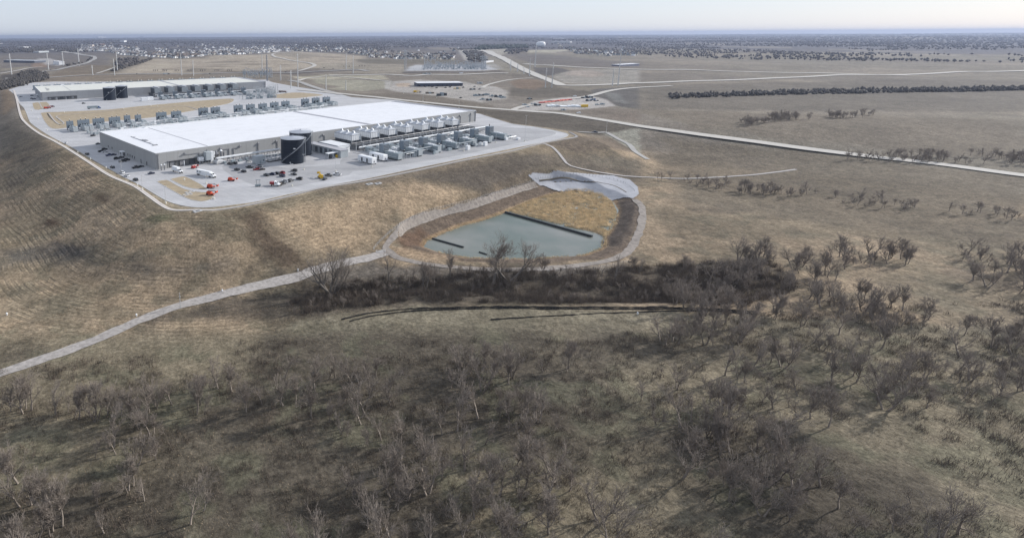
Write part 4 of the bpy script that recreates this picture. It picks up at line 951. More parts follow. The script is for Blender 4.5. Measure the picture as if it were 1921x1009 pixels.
# white site trailers
def trailer(px, py, label):
    c = G(px, py); t = thing('site_trailer', label, 'trailer', c, FA.yaw-math.pi/2, 'white site trailers'); t.scale = (1.35, 1.35, 1.15)
    b = MB(); b.box(-12.5, 0, 0, 3.6, .9, 4.4, tx=.0); b.box(-12.5, 0, .0, 3.6, 4.4, 4.75, ty=.5, tx=.2); b.build('body', M['white_metal'], t)
    for x in (-9.5, -5): b = MB(); b.box(x, x+1.3, -.06, 0, 1.1, 3.7); b.build('door', M['door_dark'], t)
    b = MB(); b.box(0, .06, 1.2, 2.2, 1.4, 2.6); b.build('vent', M['duct'], t)
    for x in (-11.5, -8, -4.2, -.8): b = MB(); b.box(x, x+.5, .2, .7, 0, .9); b.box(x, x+.5, 2.9, 3.4, 0, .9); b.build('pier', M['steel_dark'], t)
    b = MB(); b.box(-10, -8, -1.6, -.07, .5, .9); b.box(-9.9, -8.1, -2.4, -1.6, .1, .5); b.build('step', M['galv'], t)
trailer(698, 309.8, 'near white site trailer with two dark doors'); trailer(719, 303.8, 'rear white site trailer beside the first generator')
for k, (px, py) in enumerate(((283, 189), (271.5, 190.5))):
    c = G(px, py); t = thing('storage_container', ['right', 'left'][k]+' one of two white containers left of the far generators', 'container', c, FB.yaw); b = MB(); b.box(-4.5, 4.5, 0, 7, .3, 5.6, ty=.2); b.build('body', M['white_metal'], t); b = MB(); b.box(-4.2, 4.2, .2, 6.6, 0, .3); b.build('base', M['steel_dark'], t)
#==VEH==
# ================================================================== vehicles
WH = None
def wheels(t, xs, hy, r=.34, w=.24):
    for x in xs:
        for y in (-hy, hy):
            b = MB(); b.cyl((x, y-w/2, r), (x, y+w/2, r), r, n=10); b.build('wheel', M['tyre'], t)
def paint_mat(k):
    P_ = dict(black=(.012,.013,.016), grey=(.10,.11,.12), silver=(.34,.36,.38), white=(.72,.73,.74), blue=(.015,.035,.13), red=(.26,.015,.018), dark=(.03,.034,.04), navy=(.012,.02,.06), brown=(.05,.035,.03))
    return mat('paint_'+k, P_[k], .28, .1, .02, coat=.6, spec=.5)
def car_proto(kind):
    t = thing('car', 'proto', 'car', (0,0,0)); t.scale = (1.12, 1.12, 1.12); b = MB()
    if kind == 'sedan':
        b.prism([(-2.35,.3),(2.3,.3),(2.4,.55),(2.3,.8),(1.1,.95),(-1.6,.98),(-2.35,.95),(-2.42,.6)], -.9, .9, inset=.04); top = [(-1.75,.96),(1.05,.94),(.25,1.42),(-1.0,1.44)]; hy = .8
    elif kind == 'suv':
        b.prism([(-2.3,.35),(2.25,.35),(2.35,.6),(2.25,1.0),(1.2,1.15),(-2.2,1.2),(-2.38,.8)], -.95, .95, inset=.04); top = [(-2.2,1.18),(1.15,1.13),(.45,1.72),(-2.0,1.75)]; hy = .84
    else:
        b.prism([(-2.8,.45),(2.75,.45),(2.85,.75),(2.75,1.1),(1.6,1.2),(-2.8,1.15)], -.98, .98, inset=.04); top = [(-.9,1.15),(1.55,1.18),(.9,1.85),(-.7,1.88)]; hy = .86
    b.build('body', paint_mat('black'), t)
    b = MB(); b.prism(top, -.78, .78, inset=.08); b.build('windows', M['glass_dark'], t)
    cx = [(p[0]) for p in top[2:]]; z = max(p[1] for p in top)
    b = MB(); b.box(min(cx)+.02, max(cx)-.02, -.70, .70, z-.01, z+.05); b.build('roof_panel', paint_mat('black'), t)
    if kind == 'pickup': b = MB(); b.box(-2.7, -1.0, -.8, .8, 1.16, 1.19); b.build('load_bed', M['joint_dark'], t)
    wheels(t, (-1.45, 1.45) if kind != 'pickup' else (-1.8, 1.8), hy)
    b = MB(); b.box(2.3 if kind != 'pickup' else 2.72, 2.41 if kind != 'pickup' else 2.84, -.75, -.4, .65, .82); b.build('headlight', M['white_metal'], t)
    b = MB(); b.box(2.3 if kind != 'pickup' else 2.72, 2.41 if kind != 'pickup' else 2.84, .4, .75, .65, .82); b.build('headlight', M['white_metal'], t)
    return t
PROTO = {k: car_proto(k) for k in ('sedan', 'suv', 'pickup')}; protoused = set()
def car(px, py, kind, colour, head, label, group, fr=FA, cat='car'):
    """head: angle relative to the building axis, degrees"""
    g = P(px, py) if not isinstance(px, tuple) else px
    z = g[2]+.06; rz = fr.yaw+math.radians(head)
    p = PROTO[kind]
    if kind not in protoused:
        protoused.add(kind); o = p; o.location = (g[0], g[1], z); o.rotation_euler = (0,0,rz); o['label'] = label; o['group'] = group
    else: o = copy_tree(p, (g[0], g[1], z), rz, label, group)
    o['category'] = 'pickup truck' if kind == 'pickup' else 'car'
    for c in kids(o):
        if c.name.split('.')[0] in ('body', 'roof_panel'):
            if c.data.users > 1 or True:
                c.material_slots[0].link = 'OBJECT'; c.material_slots[0].material = paint_mat(colour)
    return o
gl = 'cars parked beside the shaded end wall'; gr_ = 'cars parked in front of the dark tanks'
CARS = [
 (196,281.5,'suv','black',0,'black car against the shaded wall, farthest of the cluster',gl),(189.5,285.5,'suv','dark',0,'dark car whose nose sticks out left of a white one by the shaded wall',gl),
 (196.5,286,'sedan','white',0,'white car among dark ones by the shaded wall',gl),(205,292.5,'pickup','blue',0,'bright blue pickup by the shaded end wall',gl),(213,291.5,'sedan','navy',0,'navy car nose to nose with the blue pickup',gl),
 (219,299,'suv','black',0,'black car between the blue pickup and a cluster of black ones',gl),(227,296.8,'sedan','dark',0,'dark car nearest the entrance canopy of the shaded wall',gl),(230,304,'pickup','black',0,'black pickup at the near end of the dark cluster',gl),(238,301.3,'suv','black',0,'black car against the wall behind the black pickup',gl),
 (255,315.8,'pickup','black',0,'black pickup parked alone near the front corner in the shade',gl),(264,313.8,'sedan','dark',0,'dark car nosed against the lone black pickup in the shade',gl),
 (163.5,290.5,'suv','black',95,'black car at the kerb, farther one on the shaded road edge','cars along the west kerb'),(211,315.5,'suv','dark',95,'dark car at the kerb just before the shade ends','cars along the west kerb'),
 (229,325.5,'suv','white',95,'white car at the kerb on the edge of the shade','cars along the west kerb'),(238,331.3,'sedan','white',95,'white car in the sun beside a light pole base','cars along the west kerb'),(254.5,339,'suv','black',95,'black car in the sun on the verge below two white ones','cars along the west kerb'),
 (284,326.8,'sedan','navy',5,'dark blue car driving past the front corner of the building','cars on the site road'),(174.5,256,'suv','black',20,'lone black car on the concrete behind the far end wall corner','cars on the site road'),(184.5,271,'sedan','dark',0,'dark car half hidden at the foot of the rear wall corner','cars on the site road'),
 (124,269.5,'sedan','white',60,'white car alone on the road bend left of the radiator units','cars on the site road'),
 (431,309,'suv','black',95,'black car left of a pair near the pipe run',gr_),(440.5,307.8,'suv','black',95,'black car right of a pair near the pipe run',gr_),(466,304.5,'sedan','silver',20,'silver car parked close to the pale enclosure shed',gr_),
 (444.7,320,'suv','black',95,'black car alone in the first bay beside the semi truck',gr_),(457,323.2,'suv','black',95,'black car right and nearer of two below the pipe run',gr_),(468.5,315.5,'pickup','dark',120,'dark pickup left of the dark red car',gr_),
 (482,319,'pickup','red',0,'dark red pickup in front of the enclosure shed',gr_),(491.5,319.3,'sedan','brown',0,'dark brown car right behind the dark red pickup',gr_),(487.5,313.5,'pickup','silver',110,'silver pickup between the enclosure shed and the dark red pickup',gr_),
 (499.8,330,'suv','dark',95,'charcoal car at the left end of the row of four',gr_),(510.5,328.5,'suv','navy',115,'navy car second in the row of four',gr_),(519.5,327,'suv','black',95,'black car third in the row of four',gr_),(529.5,326,'suv','red',95,'dark red car at the right end of the row of four',gr_),
 (529.5,331.8,'suv','navy',95,'blue car parked in front of the dark red one',gr_),(551.8,322,'suv','black',120,'black car farther of two right of the row of four',gr_),(551,328.5,'sedan','black',95,'black car nearer of two right of the row of four',gr_),
 (545,341,'suv','black',20,'black car beside the white one in the front bay',gr_),(561.7,337.3,'suv','black',110,'black car alone right of the front bay',gr_),(534.5,342,'suv','white',120,'white car between the dark flatbed and a black car',gr_),
 (609.5,337.3,'sedan','dark',30,'dark car in front of the yellow lift truck',gr_),(616.8,330.8,'pickup','grey',110,'grey pickup right of the yellow lift truck',gr_),(632.5,328.8,'pickup','white',120,'white pickup at the right end of the parking lot',gr_),
]
for c in CARS: car(*c)
gb = 'cars beside the far building'
for c in [(60,180.5,'suv','navy','dark blue car by the end wall of the far building',gb),(64,186.8,'pickup','navy','blue pickup nearest the front corner of the far building',gb),(60,186,'suv','black','black car beside the blue pickup at the far building',gb),(63.5,169.5,'suv','black','black car in the sun behind the far building corner',gb),(39,182.6,'sedan','dark','dark car across the shaded road from the far building',gb),(99.3,201,'suv','black','black car right of the red machine at the far building',gb),(157,195.2,'suv','black','black car alone before the far building',gb),(495,167.6,'suv','white','white car at the right end of the far building',gb),(502,167,'suv','black','black car at the right end of the far building',gb)]:
    car(c[0], c[1], c[2], c[3], 5, c[4], c[5], FB)
car(1115.5, 249.5, 'pickup', 'navy', -30, 'navy pickup alone on the gravel track right of the yard', 'cars on tracks and roads')
for k, (px, py, kd, cl, hd, lb) in enumerate([(257,139.3,'suv','dark',-30,'dark car on the county road under the tan hill'),(394,139.2,'suv','black',-30,'black car on the county road above the far roof'),(536,136.2,'suv','dark',-30,'dark car on the county road by the tall poles'),(608,128,'suv','black',-30,'black car at the foot of the hill track'),(625,129.5,'sedan','dark',-30,'dark car right of the one by the hill track'),
        (76.5,135.5,'suv','white',30,'white car first on the interchange road'),(85,134.5,'sedan','dark',30,'dark car behind the white one on the interchange road'),(95,132.8,'suv','black',30,'black car middle of the interchange road'),(106,131,'suv','dark',30,'dark car farthest on the interchange road'),(149,124.5,'sedan','white',40,'white car on the interchange bend'),
        (12,148,'pickup','white',20,'white pickup at the woods on the left edge'),(982,129,'suv','dark',-60,'dark car on the highway right of the substation'),(995,138,'suv','dark',-60,'dark car nearer on the highway right of the substation'),(864.5,184.7,'suv','black',0,'black car alone in the gravel yard'),(899.5,168.6,'pickup','black',0,'black pickup at the right of the blue grey building'),(788,174.3,'pickup','dark',0,'dark pickup beside the yellow machine in the gravel yard'),
        (798,164,'suv','grey',90,'grey car left in front of the blue grey building'),(811,164,'suv','dark',90,'dark car before the wall of the blue grey building'),(819,166,'suv','dark',90,'dark car nearer the yard before the blue grey building'),(836,165.5,'suv','grey',90,'grey car mid way before the blue grey building'),(844,164.5,'suv','dark',90,'dark car right of the grey one before the blue grey building'),(869,165,'suv','black',90,'black car at the right corner of the blue grey building'),(890,163.5,'suv','grey',90,'grey car right beyond the blue grey building')]):
    car(px, py, kd, cl, hd, lb, 'cars on tracks and roads')
# ------------------------------------------------------------------ trucks
def heading(a, b): 
    A_, B_ = P(*a), P(*b); d = B_-A_; return A_, math.atan2(d[1], d[0])
def semi(a, b, label, tl=14.5, cabm='white_metal', boxm='white_metal', emblem=False, cat='truck', hb=4.1):
    g, rz = heading(a, b); t = thing('semi_truck' if tl > 9 else 'box_truck', label, cat, (g[0], g[1], g[2]+.06), rz)
    b_ = MB(); b_.box(0, tl, -1.3, 1.3, 1.15, hb); bo = b_.build('cargo_box', M[boxm], t)
    b_ = MB(); b_.box(.3, tl-.2, -1.1, 1.1, .95, 1.14); b_.build('chassis', M['steel_dark'], t)
    c = tl+.5
    b_ = MB(); b_.prism([(c,.8),(c+3.6,.8),(c+3.7,1.5),(c+3.5,1.9),(c+2.2,2.2),(c+1.7,3.3),(c+.2,3.6 if tl > 9 else 3.2),(c,3.4)], -1.2, 1.2, inset=.04); cb = b_.build('cab', M[cabm], t)
    b_ = MB(); b_.add([(c+1.76,-1,3.2),(c+2.22,-1,2.3),(c+2.22,1,2.3),(c+1.76,1,3.2)], [(0,1,2,3)]); b_.box(c+.9, c+1.8, -1.23, -1.2, 2.1, 3); b_.build('windscreen', M['glass_dark'], cb)
    b_ = MB(); b_.box(c+3.5, c+3.75, -1.1, 1.1, .55, 1.0); b_.box(c+3.6, c+3.72, -.6, .6, 1.05, 1.7); b_.build('grille', M['steel_dark'], cb)
    xs = ([1.2, 2.5] if tl > 9 else [1.6])+([c-.2-1.2, c-.9+.8] if tl > 9 else [])+[c+2.9]
    for x in xs:
        for y in (-1.1, 1.1): b_ = MB(); b_.cyl((x, y-.16, .5), (x, y+.16, .5), .5, n=10); b_.build('wheel', M['tyre'], t)
    if tl > 9: b_ = MB(); b_.box(4.5, 10.5, -1.28, -1.2, .45, 1.14); b_.build('side_skirt', M['white_metal'], t)
    if emblem:
        b_ = MB(); b_.cyl((1.5, -1.34, 3.0), (1.5, -1.3, 3.0), .5, n=12); b_.box(1.2, 1.8, -1.34, -1.3, 2.1, 2.5); b_.box(2.9, 5.6, -1.33, -1.3, 2.75, 2.95); b_.box(2.9, 5.2, -1.33, -1.3, 2.45, 2.6); b_.build('side_marking', M['door_dark'], bo)
    return t
semi((371,327.5), (403,334.3), 'white semi truck with long box trailer and dark side marking in the dock yard', emblem=True)
semi((325.5,321.2), (340,325.5), 'short white box truck backed into the loading dock', 7.2)
semi((164,205.2), (196,203.2), 'blue cab truck with grey trailer on the lawn edge before the far building', 13.5, 'container_blue', 'equip_grey')
semi((306,140.3), (320,139.8), 'pale lorry with trailer on the county road below the tan hill', 14, 'door_dark', 'equip_pale')
semi((507.5,347.8), (517,349), 'white work truck with dark red box beside the light towers', 3.2, 'white_metal', 'red', hb=2.7)
# flatbed
g = P(529, 347); t = thing('flatbed_truck', 'dark flatbed work truck loaded with racks behind the white truck', 'truck', (g[0], g[1], g[2]+.06), FA.yaw+.4)
b = MB(); b.box(-3.2, 1.4, -1.1, 1.1, .8, 1.05); b.build('flatbed', M['steel_dark'], t)
b = MB(); b.prism([(1.5,.5),(4,.5),(4.1,1.3),(3.1,1.5),(2.6,2.3),(1.5,2.4)], -1, 1, inset=.04); b.build('cab', paint_mat('grey'), t)
b = MB()
for x in (-3, -1.6, -.2, 1.2): b.box(x, x+.12, -1.05, -.93, 1.05, 2.4); b.box(x, x+.12, .93, 1.05, 1.05, 2.4); b.box(x, x+.12, -1, 1, 2.3, 2.42)
b.build('rack', M['joint_dark'], t)
b = MB(); b.box(-2.8, -1, -.8, .8, 1.06, 1.9); b.build('crate', M['wood'], t)
wheels(t, (-2.2, 2.9), .95, .45, .3)
# orange boom lifts and excavators
def boom_lift(px, py, rz, mk, label, s=1., up=0.):
    g = P(px, py) if py > 100 else None
    t = thing('boom_lift', label, 'machine', (g[0], g[1], g[2]+.08), rz)
    b = MB(); b.box(-2.4*s, 2.4*s, -1.1*s, 1.1*s, .45*s, 1.2*s, tx=.1, ty=.1); b.build('chassis', M[mk], t)
    b = MB(); b.box(-2.2*s, .6*s, -1.15*s, 1.15*s, 1.25*s, 2.3*s, tx=.3, ty=.1); b.build('turntable', M[mk], t)
    b = MB(); b.cyl((-1.6*s, .2, 2.5*s), (3.4*s, .2, 2.1*s+up), .26*s, n=6); b.cyl((-1.8*s, .2, 1.8*s), (2.6*s, .2, 2.6*s), .2*s, n=6); b.build('boom', M['concrete_pale'] if mk == 'orange' else M[mk], t)
    b = MB(); b.box(3.3*s, 4.3*s, -.9*s, 1.1*s, 1.1*s+up*.8, 1.25*s+up*.8); b.box(3.3*s, 4.3*s, -.9*s, -.82*s, 1.1*s+up*.8, 2.2*s+up*.8); b.box(4.22*s, 4.3*s, -.9*s, 1.1*s, 1.1*s+up*.8, 2.2*s+up*.8); b.build('basket', M[mk], t)
    wheels(t, (-1.7*s, 1.7*s), 1.15*s, .5*s, .4*s)
boom_lift(396, 353, FA.yaw-.75, 'orange', 'orange boom lift at the lawn edge, upper of two', 1.15)
boom_lift(395, 366, FA.yaw-1.0, 'orange', 'orange red machine with raised tilted bucket on the lawn tip, lower of two', 1.1, .8)
boom_lift(434, 339.5, FA.yaw-.75, 'orange', 'orange boom lift standing alone on the open concrete', 1.05)
boom_lift(601.5, 334.5, FA.yaw+1.2, 'yellow', 'yellow lift truck in the parking lot with folded mast', 1.15, 1.4)
boom_lift(364, 316, FA.yaw+.3, 'red', 'dark red loader under the dock canopy behind the semi truck', .95)
boom_lift(86.5, 204.5, FB.yaw, 'orange', 'red machine at the small lawn before the far building, left', 1.3); boom_lift(91.5, 203.6, FB.yaw, 'red', 'red machine at the small lawn before the far building, right', 1.3)
boom_lift(779.5, 174.2, .2, 'yellow', 'yellow machine in the gravel yard before the blue grey building', 1.6)
for k, (px, py) in enumerate(((481.5, 350.5), (486.5, 350))):
    g = P(px, py); t = thing('light_tower', ['left', 'right'][k]+' one of two grey mobile light towers in the lot', 'light tower', (g[0], g[1], .06), .4)
    b = MB(); b.box(-1, 1, -.7, .7, .4, 1.6, tx=.15, ty=.1); b.build('generator_body', M['equip_grey'], t); b = MB(); b.cyl((0,0,1.6), (0,0,4.6), .14, n=6); b.build('mast', M['duct'], t)
    b = MB(); b.box(-.9, .9, -.12, .12, 4.4, 4.9); b.build('lamp_head', M['equip_pale'], t); wheels(t, (0,), .8, .3, .2)
# small signs, cabinets, rocks on the lawns
for k, (px, py) in enumerate(((356, 361), (352, 365.5))):
    g = P(px, py); t = thing('ground_grate', ['upper', 'lower'][k]+' pale square concrete frame set in the golden lawn', 'concrete frame', (g[0], g[1], .13), FA.yaw+.1)
    for q, (x0, x1, y0, y1) in enumerate(((-3,3,-1.6,-1.1),(-3,3,1.1,1.6),(-3,-2.5,-1.1,1.1),(2.5,3,-1.1,1.1),(-.3,.3,-1.1,1.1))): b = MB(); b.box(x0, x1, y0, y1, 0, .25); b.build('concrete_bar', M['concrete_pale'], t)
# bollards near corner
for k, (px, py) in enumerate(((303, 320), (309, 319))):
    g = G(px, py); t = thing('standpipe', ['left', 'right'][k]+' white capped standpipe at the sunlit front corner wall', 'standpipe', g, FA.yaw)
    b = MB(); b.cyl((0,0,0), (0,0,4), .5, n=8); b.build('pipe', M['duct'], t); b = MB(); b.cyl((0,0,4), (0,0,4.8), .7, .4, 8); b.build('cap', M['white_metal'], t)
# trailers on the right of the far building
g = P(531, 174); t = thing('flatbed_trailer', 'brown loaded trailer on the concrete beyond the switchyard', 'trailer', g, -.5)
b = MB(); b.box(-9, 9, -1.3, 1.3, 1, 1.3); b.build('deck', M['steel_dark'], t); b = MB(); b.box(-8.5, 6, -1.2, 1.2, 1.31, 3.1); b.build('load', mat('rust', (.10,.06,.045), .9), t); wheels(t, (-7, -5.5, 6), 1.1, .5, .3)
# ================================================================== poles
def lamp(px, py, ptop, label, group='light poles round the site', base=True):
    g = P(px, py); g0 = np.hypot(g[0], g[1]); o, d = ray(px, ptop); 
    h = H + d[2]/np.hypot(d[0], d[1])*g0 - g[2]
    t = thing('light_pole', label, 'light pole', g, 0, group)
    b = MB(); b.cyl((0,0,.8 if base else 0), (0,0,h), .16, .09, 6); b.build('pole', M['pole_steel'], t)
    if base: b = MB(); b.cyl((0,0,-.3), (0,0,1.1), .5, n=10); b.build('base', M['lamp_base'], t)
    b = MB(); b.box(-1.0, 1.0, -.25, .25, h-.05, h+.12); b.build('lamp_head', M['pole_steel'], t)
    return t
for a in [(267.2,356,329,'light pole on the verge beside the black car by the west road'),(311,382,349.5,'light pole on the verge where the west road bends'),(227.8,321.5,303,'light pole in the shaded lot near the black pickup'),
          (548,349.5,308,'light pole at the front edge of the parking lot before the near tank'),(570,319,290,'light pole right of the near dark tank base'),(629.8,322,297,'light pole at the right part of the parking lot'),(697.5,313.5,297,'light pole in front of the near white trailer'),
          (984.3,266,217,'tall light pole on the open yard right of the generators'),(1137,249.3,227,'pole beside the gravel track right of the navy pickup'),(402,374,352,'light pole at the tip of the golden lawn near the orange machines'),(387,345,322,'light pole behind the upper orange boom lift'),
          (376,287,262,'light pole over the ductwork right of the loading docks'),(175,251,226,'light pole by the second radiator unit'),(433,190,165,'light pole at the right end of the lawn basin'),(870,284,262,'thin pole at the kerb in front of the generators'),(930,268,247,'thin pole at the kerb near the right end of the generators'),
          (819,184.5,171,'light pole right in the gravel yard before the blue grey building'),(757,176,165,'light pole left in the gravel yard'),(793.5,190,176,'white light pole beside the main road near the gravel yard'),(861,204,190,'light pole beside the main road behind the roof end'),(918,169,153,'light pole at the right edge of the gravel yard')]:
    lamp(*a)
# low bollard lights / pedestals on verges
for k, (px, py) in enumerate(((146,287),(170,300),(199,316),(258,349),(346,339),(72,224),(60,209),(88,245),(112,266),(121,212),(232,206),(296,201),(283,199.5),(399,374))):
    g = P(px, py); t = thing('pedestal', ['pale pedestal box on the shaded verge, farthest of three', 'pale pedestal box on the shaded verge, middle of three', 'pale pedestal box on the shaded verge, nearest of three', 'pale post base beside the black car on the verge', 'small cream post on the upper golden lawn', 'pale post by the west road opposite the lawn path', 'pale post by the west road below the far building', 'pale post by the west road bend', 'pale post at the road below the radiator units', 'small post at the left end of the lawn basin', 'small post on the lawn basin behind the blue truck', 'small post at the far edge of the lawn basin, right one', 'small post at the far edge of the lawn basin, left one', 'cream post at the foot of the pole on the lawn tip'][k], 'post', (g[0], g[1], max(g[2], .05)), 0, 'pale posts on verges')
    b = MB(); b.cyl((0,0,-.2), (0,0,1.3), .45, .38, n=8); b.build('post', M['lamp_base'], t); b = MB(); b.cyl((0,0,1.3), (0,0,1.5), .5, .2, 8); b.build('cap', M['white_metal'], t)
def tpole(px, py, tx_, ty_, label, arms=3, r=.55, dark=False):
    g = P(px, py); g0 = np.hypot(g[0], g[1]); o, d = ray(tx_, ty_); h = H+d[2]/np.hypot(d[0], d[1])*g0-g[2]
    t = thing('transmission_pole', label, 'power pole', (g[0], g[1], g[2]-.5), 0, 'power poles across the fields'); m = M['pole_dark' if dark else 'pole_steel']
    r = max(r, g0*.0007); b = MB(); b.cyl((0,0,0), (0,0,h+.5), r*1.25, r*.6, 8); b.build('pole', m, t)
    az = 1.2+.3*math.sin(px)
    for k in range(arms):
        z = h-1.5-k*h*.085; w = 3.2 if arms > 1 else 1.6; b = MB()
        b.cyl((0,0,z-.6), (w*math.cos(az), w*math.sin(az), z), .2*r/.55, .12, 5); b.cyl((0,0,z-.6), (-w*math.cos(az), -w*math.sin(az), z), .2*r/.55, .12, 5); b.build('cross_arm', m, t)
        for s_ in (-1, 1): b = MB(); b.cyl((s_*w*math.cos(az), s_*w*math.sin(az), z), (s_*w*math.cos(az), s_*w*math.sin(az), z-1.6), .16, n=5); b.build('insulator', M['pole_dark'], t)
    return t
TP = [(21.8,140,17.8,101,'tall pale power pole at the far left edge above the woods'),(91,131,88,100,'pale power pole left of the interchange road'),(119,124,117.5,97,'pale power pole on the interchange verge'),(148,118,146.8,91.6,'power pole beyond the interchange bend'),
 (174,141.6,173,122.5,'short power pole in the brown field behind the far roof'),(215,141.6,212.7,110.6,'power pole left of a pair at the end of the dark hedge'),(220.4,133.2,217,97.6,'tall power pole right of a pair at the end of the dark hedge'),(340.8,141.6,338.5,101,'thin power pole left of two above the far cream roof'),
 (363,143,361,113,'thin power pole right of two above the far cream roof'),(492,135.6,491.4,101,'thin pole just left of the thick dark pole'),(526.5,151,525.3,122.5,'pale monopole right of the thick dark pole'),(546,166.5,545,132,'thin power pole left by the access road'),(559,163.5,558,101,'tall thin power pole beside the access road'),
 (611.7,169.5,610.8,140,'short power pole on the pale olive field'),(648.8,169.5,648,150,'short power pole right on the pale olive field'),(662.5,138.6,661.9,104.7,'power pole at the right end of the tan hill'),(649.4,129.7,648.2,100,'thin power pole left of the tan hill end'),(957.6,132.6,957,113,'thin power pole nearest the substation on its right'),
 (970.7,135,970,120,'short thin power pole left of the highway'),(993,142.7,993.9,109.5,'power pole standing against the highway'),(1003.4,126,1004.6,84.5,'tallest power pole beyond the highway'),(1023,164.7,1024,128,'left one of the pole pair beside the highway bend'),(1035,165,1036,117.8,'right taller one of the pole pair beside the highway bend'),
 (1148.6,162,1150,129,'thin power pole left of the tall right one'),(1159,161.5,1162,95.7,'tall pale power pole near the right side of the pale field'),(982.6,139,983,129,'low pole at the highway edge')]
for q in TP: tpole(*q)
tpole(501.5, 152, 500.3, 103, 'thick dark steel monopole beside the far building, biggest of all', 3, 1.5, True)
# wooden pole by the gravel path and white markers
g = P(338.5, 578); t = thing('utility_pole', 'slim pale utility pole with cross arm beside the gravel path in the foreground', 'utility pole', g)
b = MB(); b.cyl((0,0,-.3), (0,0,7.6), .17, .12, 7); b.build('pole', M['concrete_pale'], t); b = MB(); b.box(-.9, .9, -.08, .08, 6.6, 6.8); b.build('cross_arm', M['wood'], t); b = MB(); b.box(-.2, .2, -.25, .25, 5.2, 6.0); b.build('meter_box', M['galv'], t)
for k, (px, py, lab) in enumerate(((417,547,'white valve marker beside the gravel path'),(256,593,'white marker post at the lower edge of the grassy slope'),(13,591,'white box in the lower left corner of the slope'),(559,508,'pale marker post left on the gravel path'),(1196,590,'pale marker near the silt fence at the right'))):
    g = P(px, py); t = thing('marker_post', lab, 'marker', g)
    b = MB(); b.cyl((0,0,-.2), (0,0,.9), .32, n=8); b.build('post', M['white_metal'], t); b = MB(); b.cyl((0,0,.9), (0,0,1.2), .42, .2, 8); b.build('cap', M['white_metal'], t)
#==FAR==
# ================================================================== far buildings and yards
def simple_building(name, a, bpt, depth, h, label, wallm, roofm, cat='building', windows=0, over=.4):
    A_, B_ = P(*a), P(*bpt); d = B_-A_; L = float(np.hypot(d[0], d[1])); rz = math.atan2(d[1], d[0])
    t = thing(name, label, cat, (A_[0], A_[1], min(A_[2], B_[2])-.3), rz)
    b = MB(); b.box(0, L, 0, depth, 0, h+.3); b.build('wall', wallm, t)
    b = MB(); b.box(-over, L+over, -over, depth+over, h+.3, h+1.0); b.build('roof', roofm, t)
    for k in range(windows):
        x = L*(k+.5)/windows; b = MB(); b.box(x-1.6, x+1.6, -.08, -.01, 1, 3.4); b.build('window', M['glass_dark'], t)
    return t, L
t, L = simple_building('operations_building', (783,163.0), (868,161.8), 34, 6.6, 'long dark blue grey building with flat white roof right of the cream lawn', mat('blue_wall', (.045,.055,.085), .6), M['roof_membrane'], windows=10)
b = MB(); b.box(L*.43, L+.4, -2.5, -.5, 1, 7.3); b.build('roof_edge', M['roof_membrane'], t) if 0 else None
simple_building('warehouse', (7,117.8), (65,118.4), 50, 9, 'long low warehouse with grey roof at the far left', mat('dark_wall', (.10,.11,.14), .7), M['tower_roof'])  # walls in one dark blue-grey
simple_building('warehouse', (100,121.5), (111,122.2), 18, 12, 'small bright white block building at the far left yard', M['white_metal'], M['roof_membrane'])
simple_building('warehouse', (73,99.5), (92,98.5), 40, 8, 'long white roofed shed far left beyond the yard', M['equip_pale'], M['roof_membrane'])
simple_building('warehouse', (0,84.2), (6,84.0), 60, 14, 'white roofed shed cut by the left edge near the horizon', M['concrete_pale'], M['roof_membrane'])
simple_building('warehouse', (44,90.5), (59,90), 60, 10, 'long pale roofed building in the far left trees', M['concrete_pale'], M['roof_membrane'])
simple_building('brick_building', (189,86.5), (197,86.2), 40, 20, 'dark brick block right of the far left clearing', mat('brick_far', (.20,.12,.09), .9), M['roof_joint'])
simple_building('brick_building', (173.5,90), (177,89.8), 40, 26, 'pale tall block beside the dark brick one in the far left', mat('stone_far', (.55,.48,.42), .9), M['roof_membrane'])
simple_building('white_hall', (180,70.5), (185,70.3), 300, 62, 'bright white far tower block left of two on the horizon', M['white_metal'], M['roof_membrane'])
simple_building('white_hall', (190,70.6), (199,70.4), 300, 42, 'bright white far hall right of two on the horizon', M['white_metal'], M['roof_membrane'])
simple_building('white_hall', (233,79.5), (238,79.3), 60, 20, 'white far building in the trees left of the suburb', M['white_metal'], M['roof_membrane'])
simple_building('high_rise', (264.5,67.3), (268.5,67.2), 200, 60, 'dark blocky high rise on the far horizon', mat('dark_tower', (.08,.07,.08), .8), M['roof_joint'])  # walls in one dark grey tone
simple_building('white_hall', (303,69.5), (314,69.2), 200, 30, 'pale long far building on the horizon above the suburb', M['white_metal'], M['roof_membrane'])
simple_building('warehouse', (908,66.8), (922,66.6), 200, 30, 'white long shed on the far horizon above the substation', M['white_metal'], M['roof_membrane'])
simple_building('warehouse', (1034,80.2), (1069,80.8), 80, 13, 'long white roofed shed right of the water tower', M['concrete_pale'], M['roof_membrane'])
simple_building('warehouse', (1040,74.6), (1060,74.8), 160, 16, 'pale far shed above the long white one right of the water tower', M['concrete_pale'], M['roof_membrane'])
simple_building('warehouse', (1163,124.8), (1199,124.0), 26, 7, 'long white roofed industrial shed at the right edge', mat('dark_wall2', (.10,.11,.16), .7), M['roof_membrane'])  # same kind of dark bluish wall colour
simple_building('truck_row_shed', (910,118.6), (926,116.6), 6, 6, 'row of white truck trailers right of the substation', M['white_metal'], M['roof_membrane'], cat='trailers')
simple_building('warehouse', (1087,99.5), (1096,99.0), 30, 8, 'pale shed in the trees left of the suburb on the right', M['concrete_pale'], M['tower_roof'])
simple_building('warehouse', (1112,97), (1127,102), 14, 8, 'pale barn like building on the wooded right slope', M['concrete_pale'], M['equip_pale'])
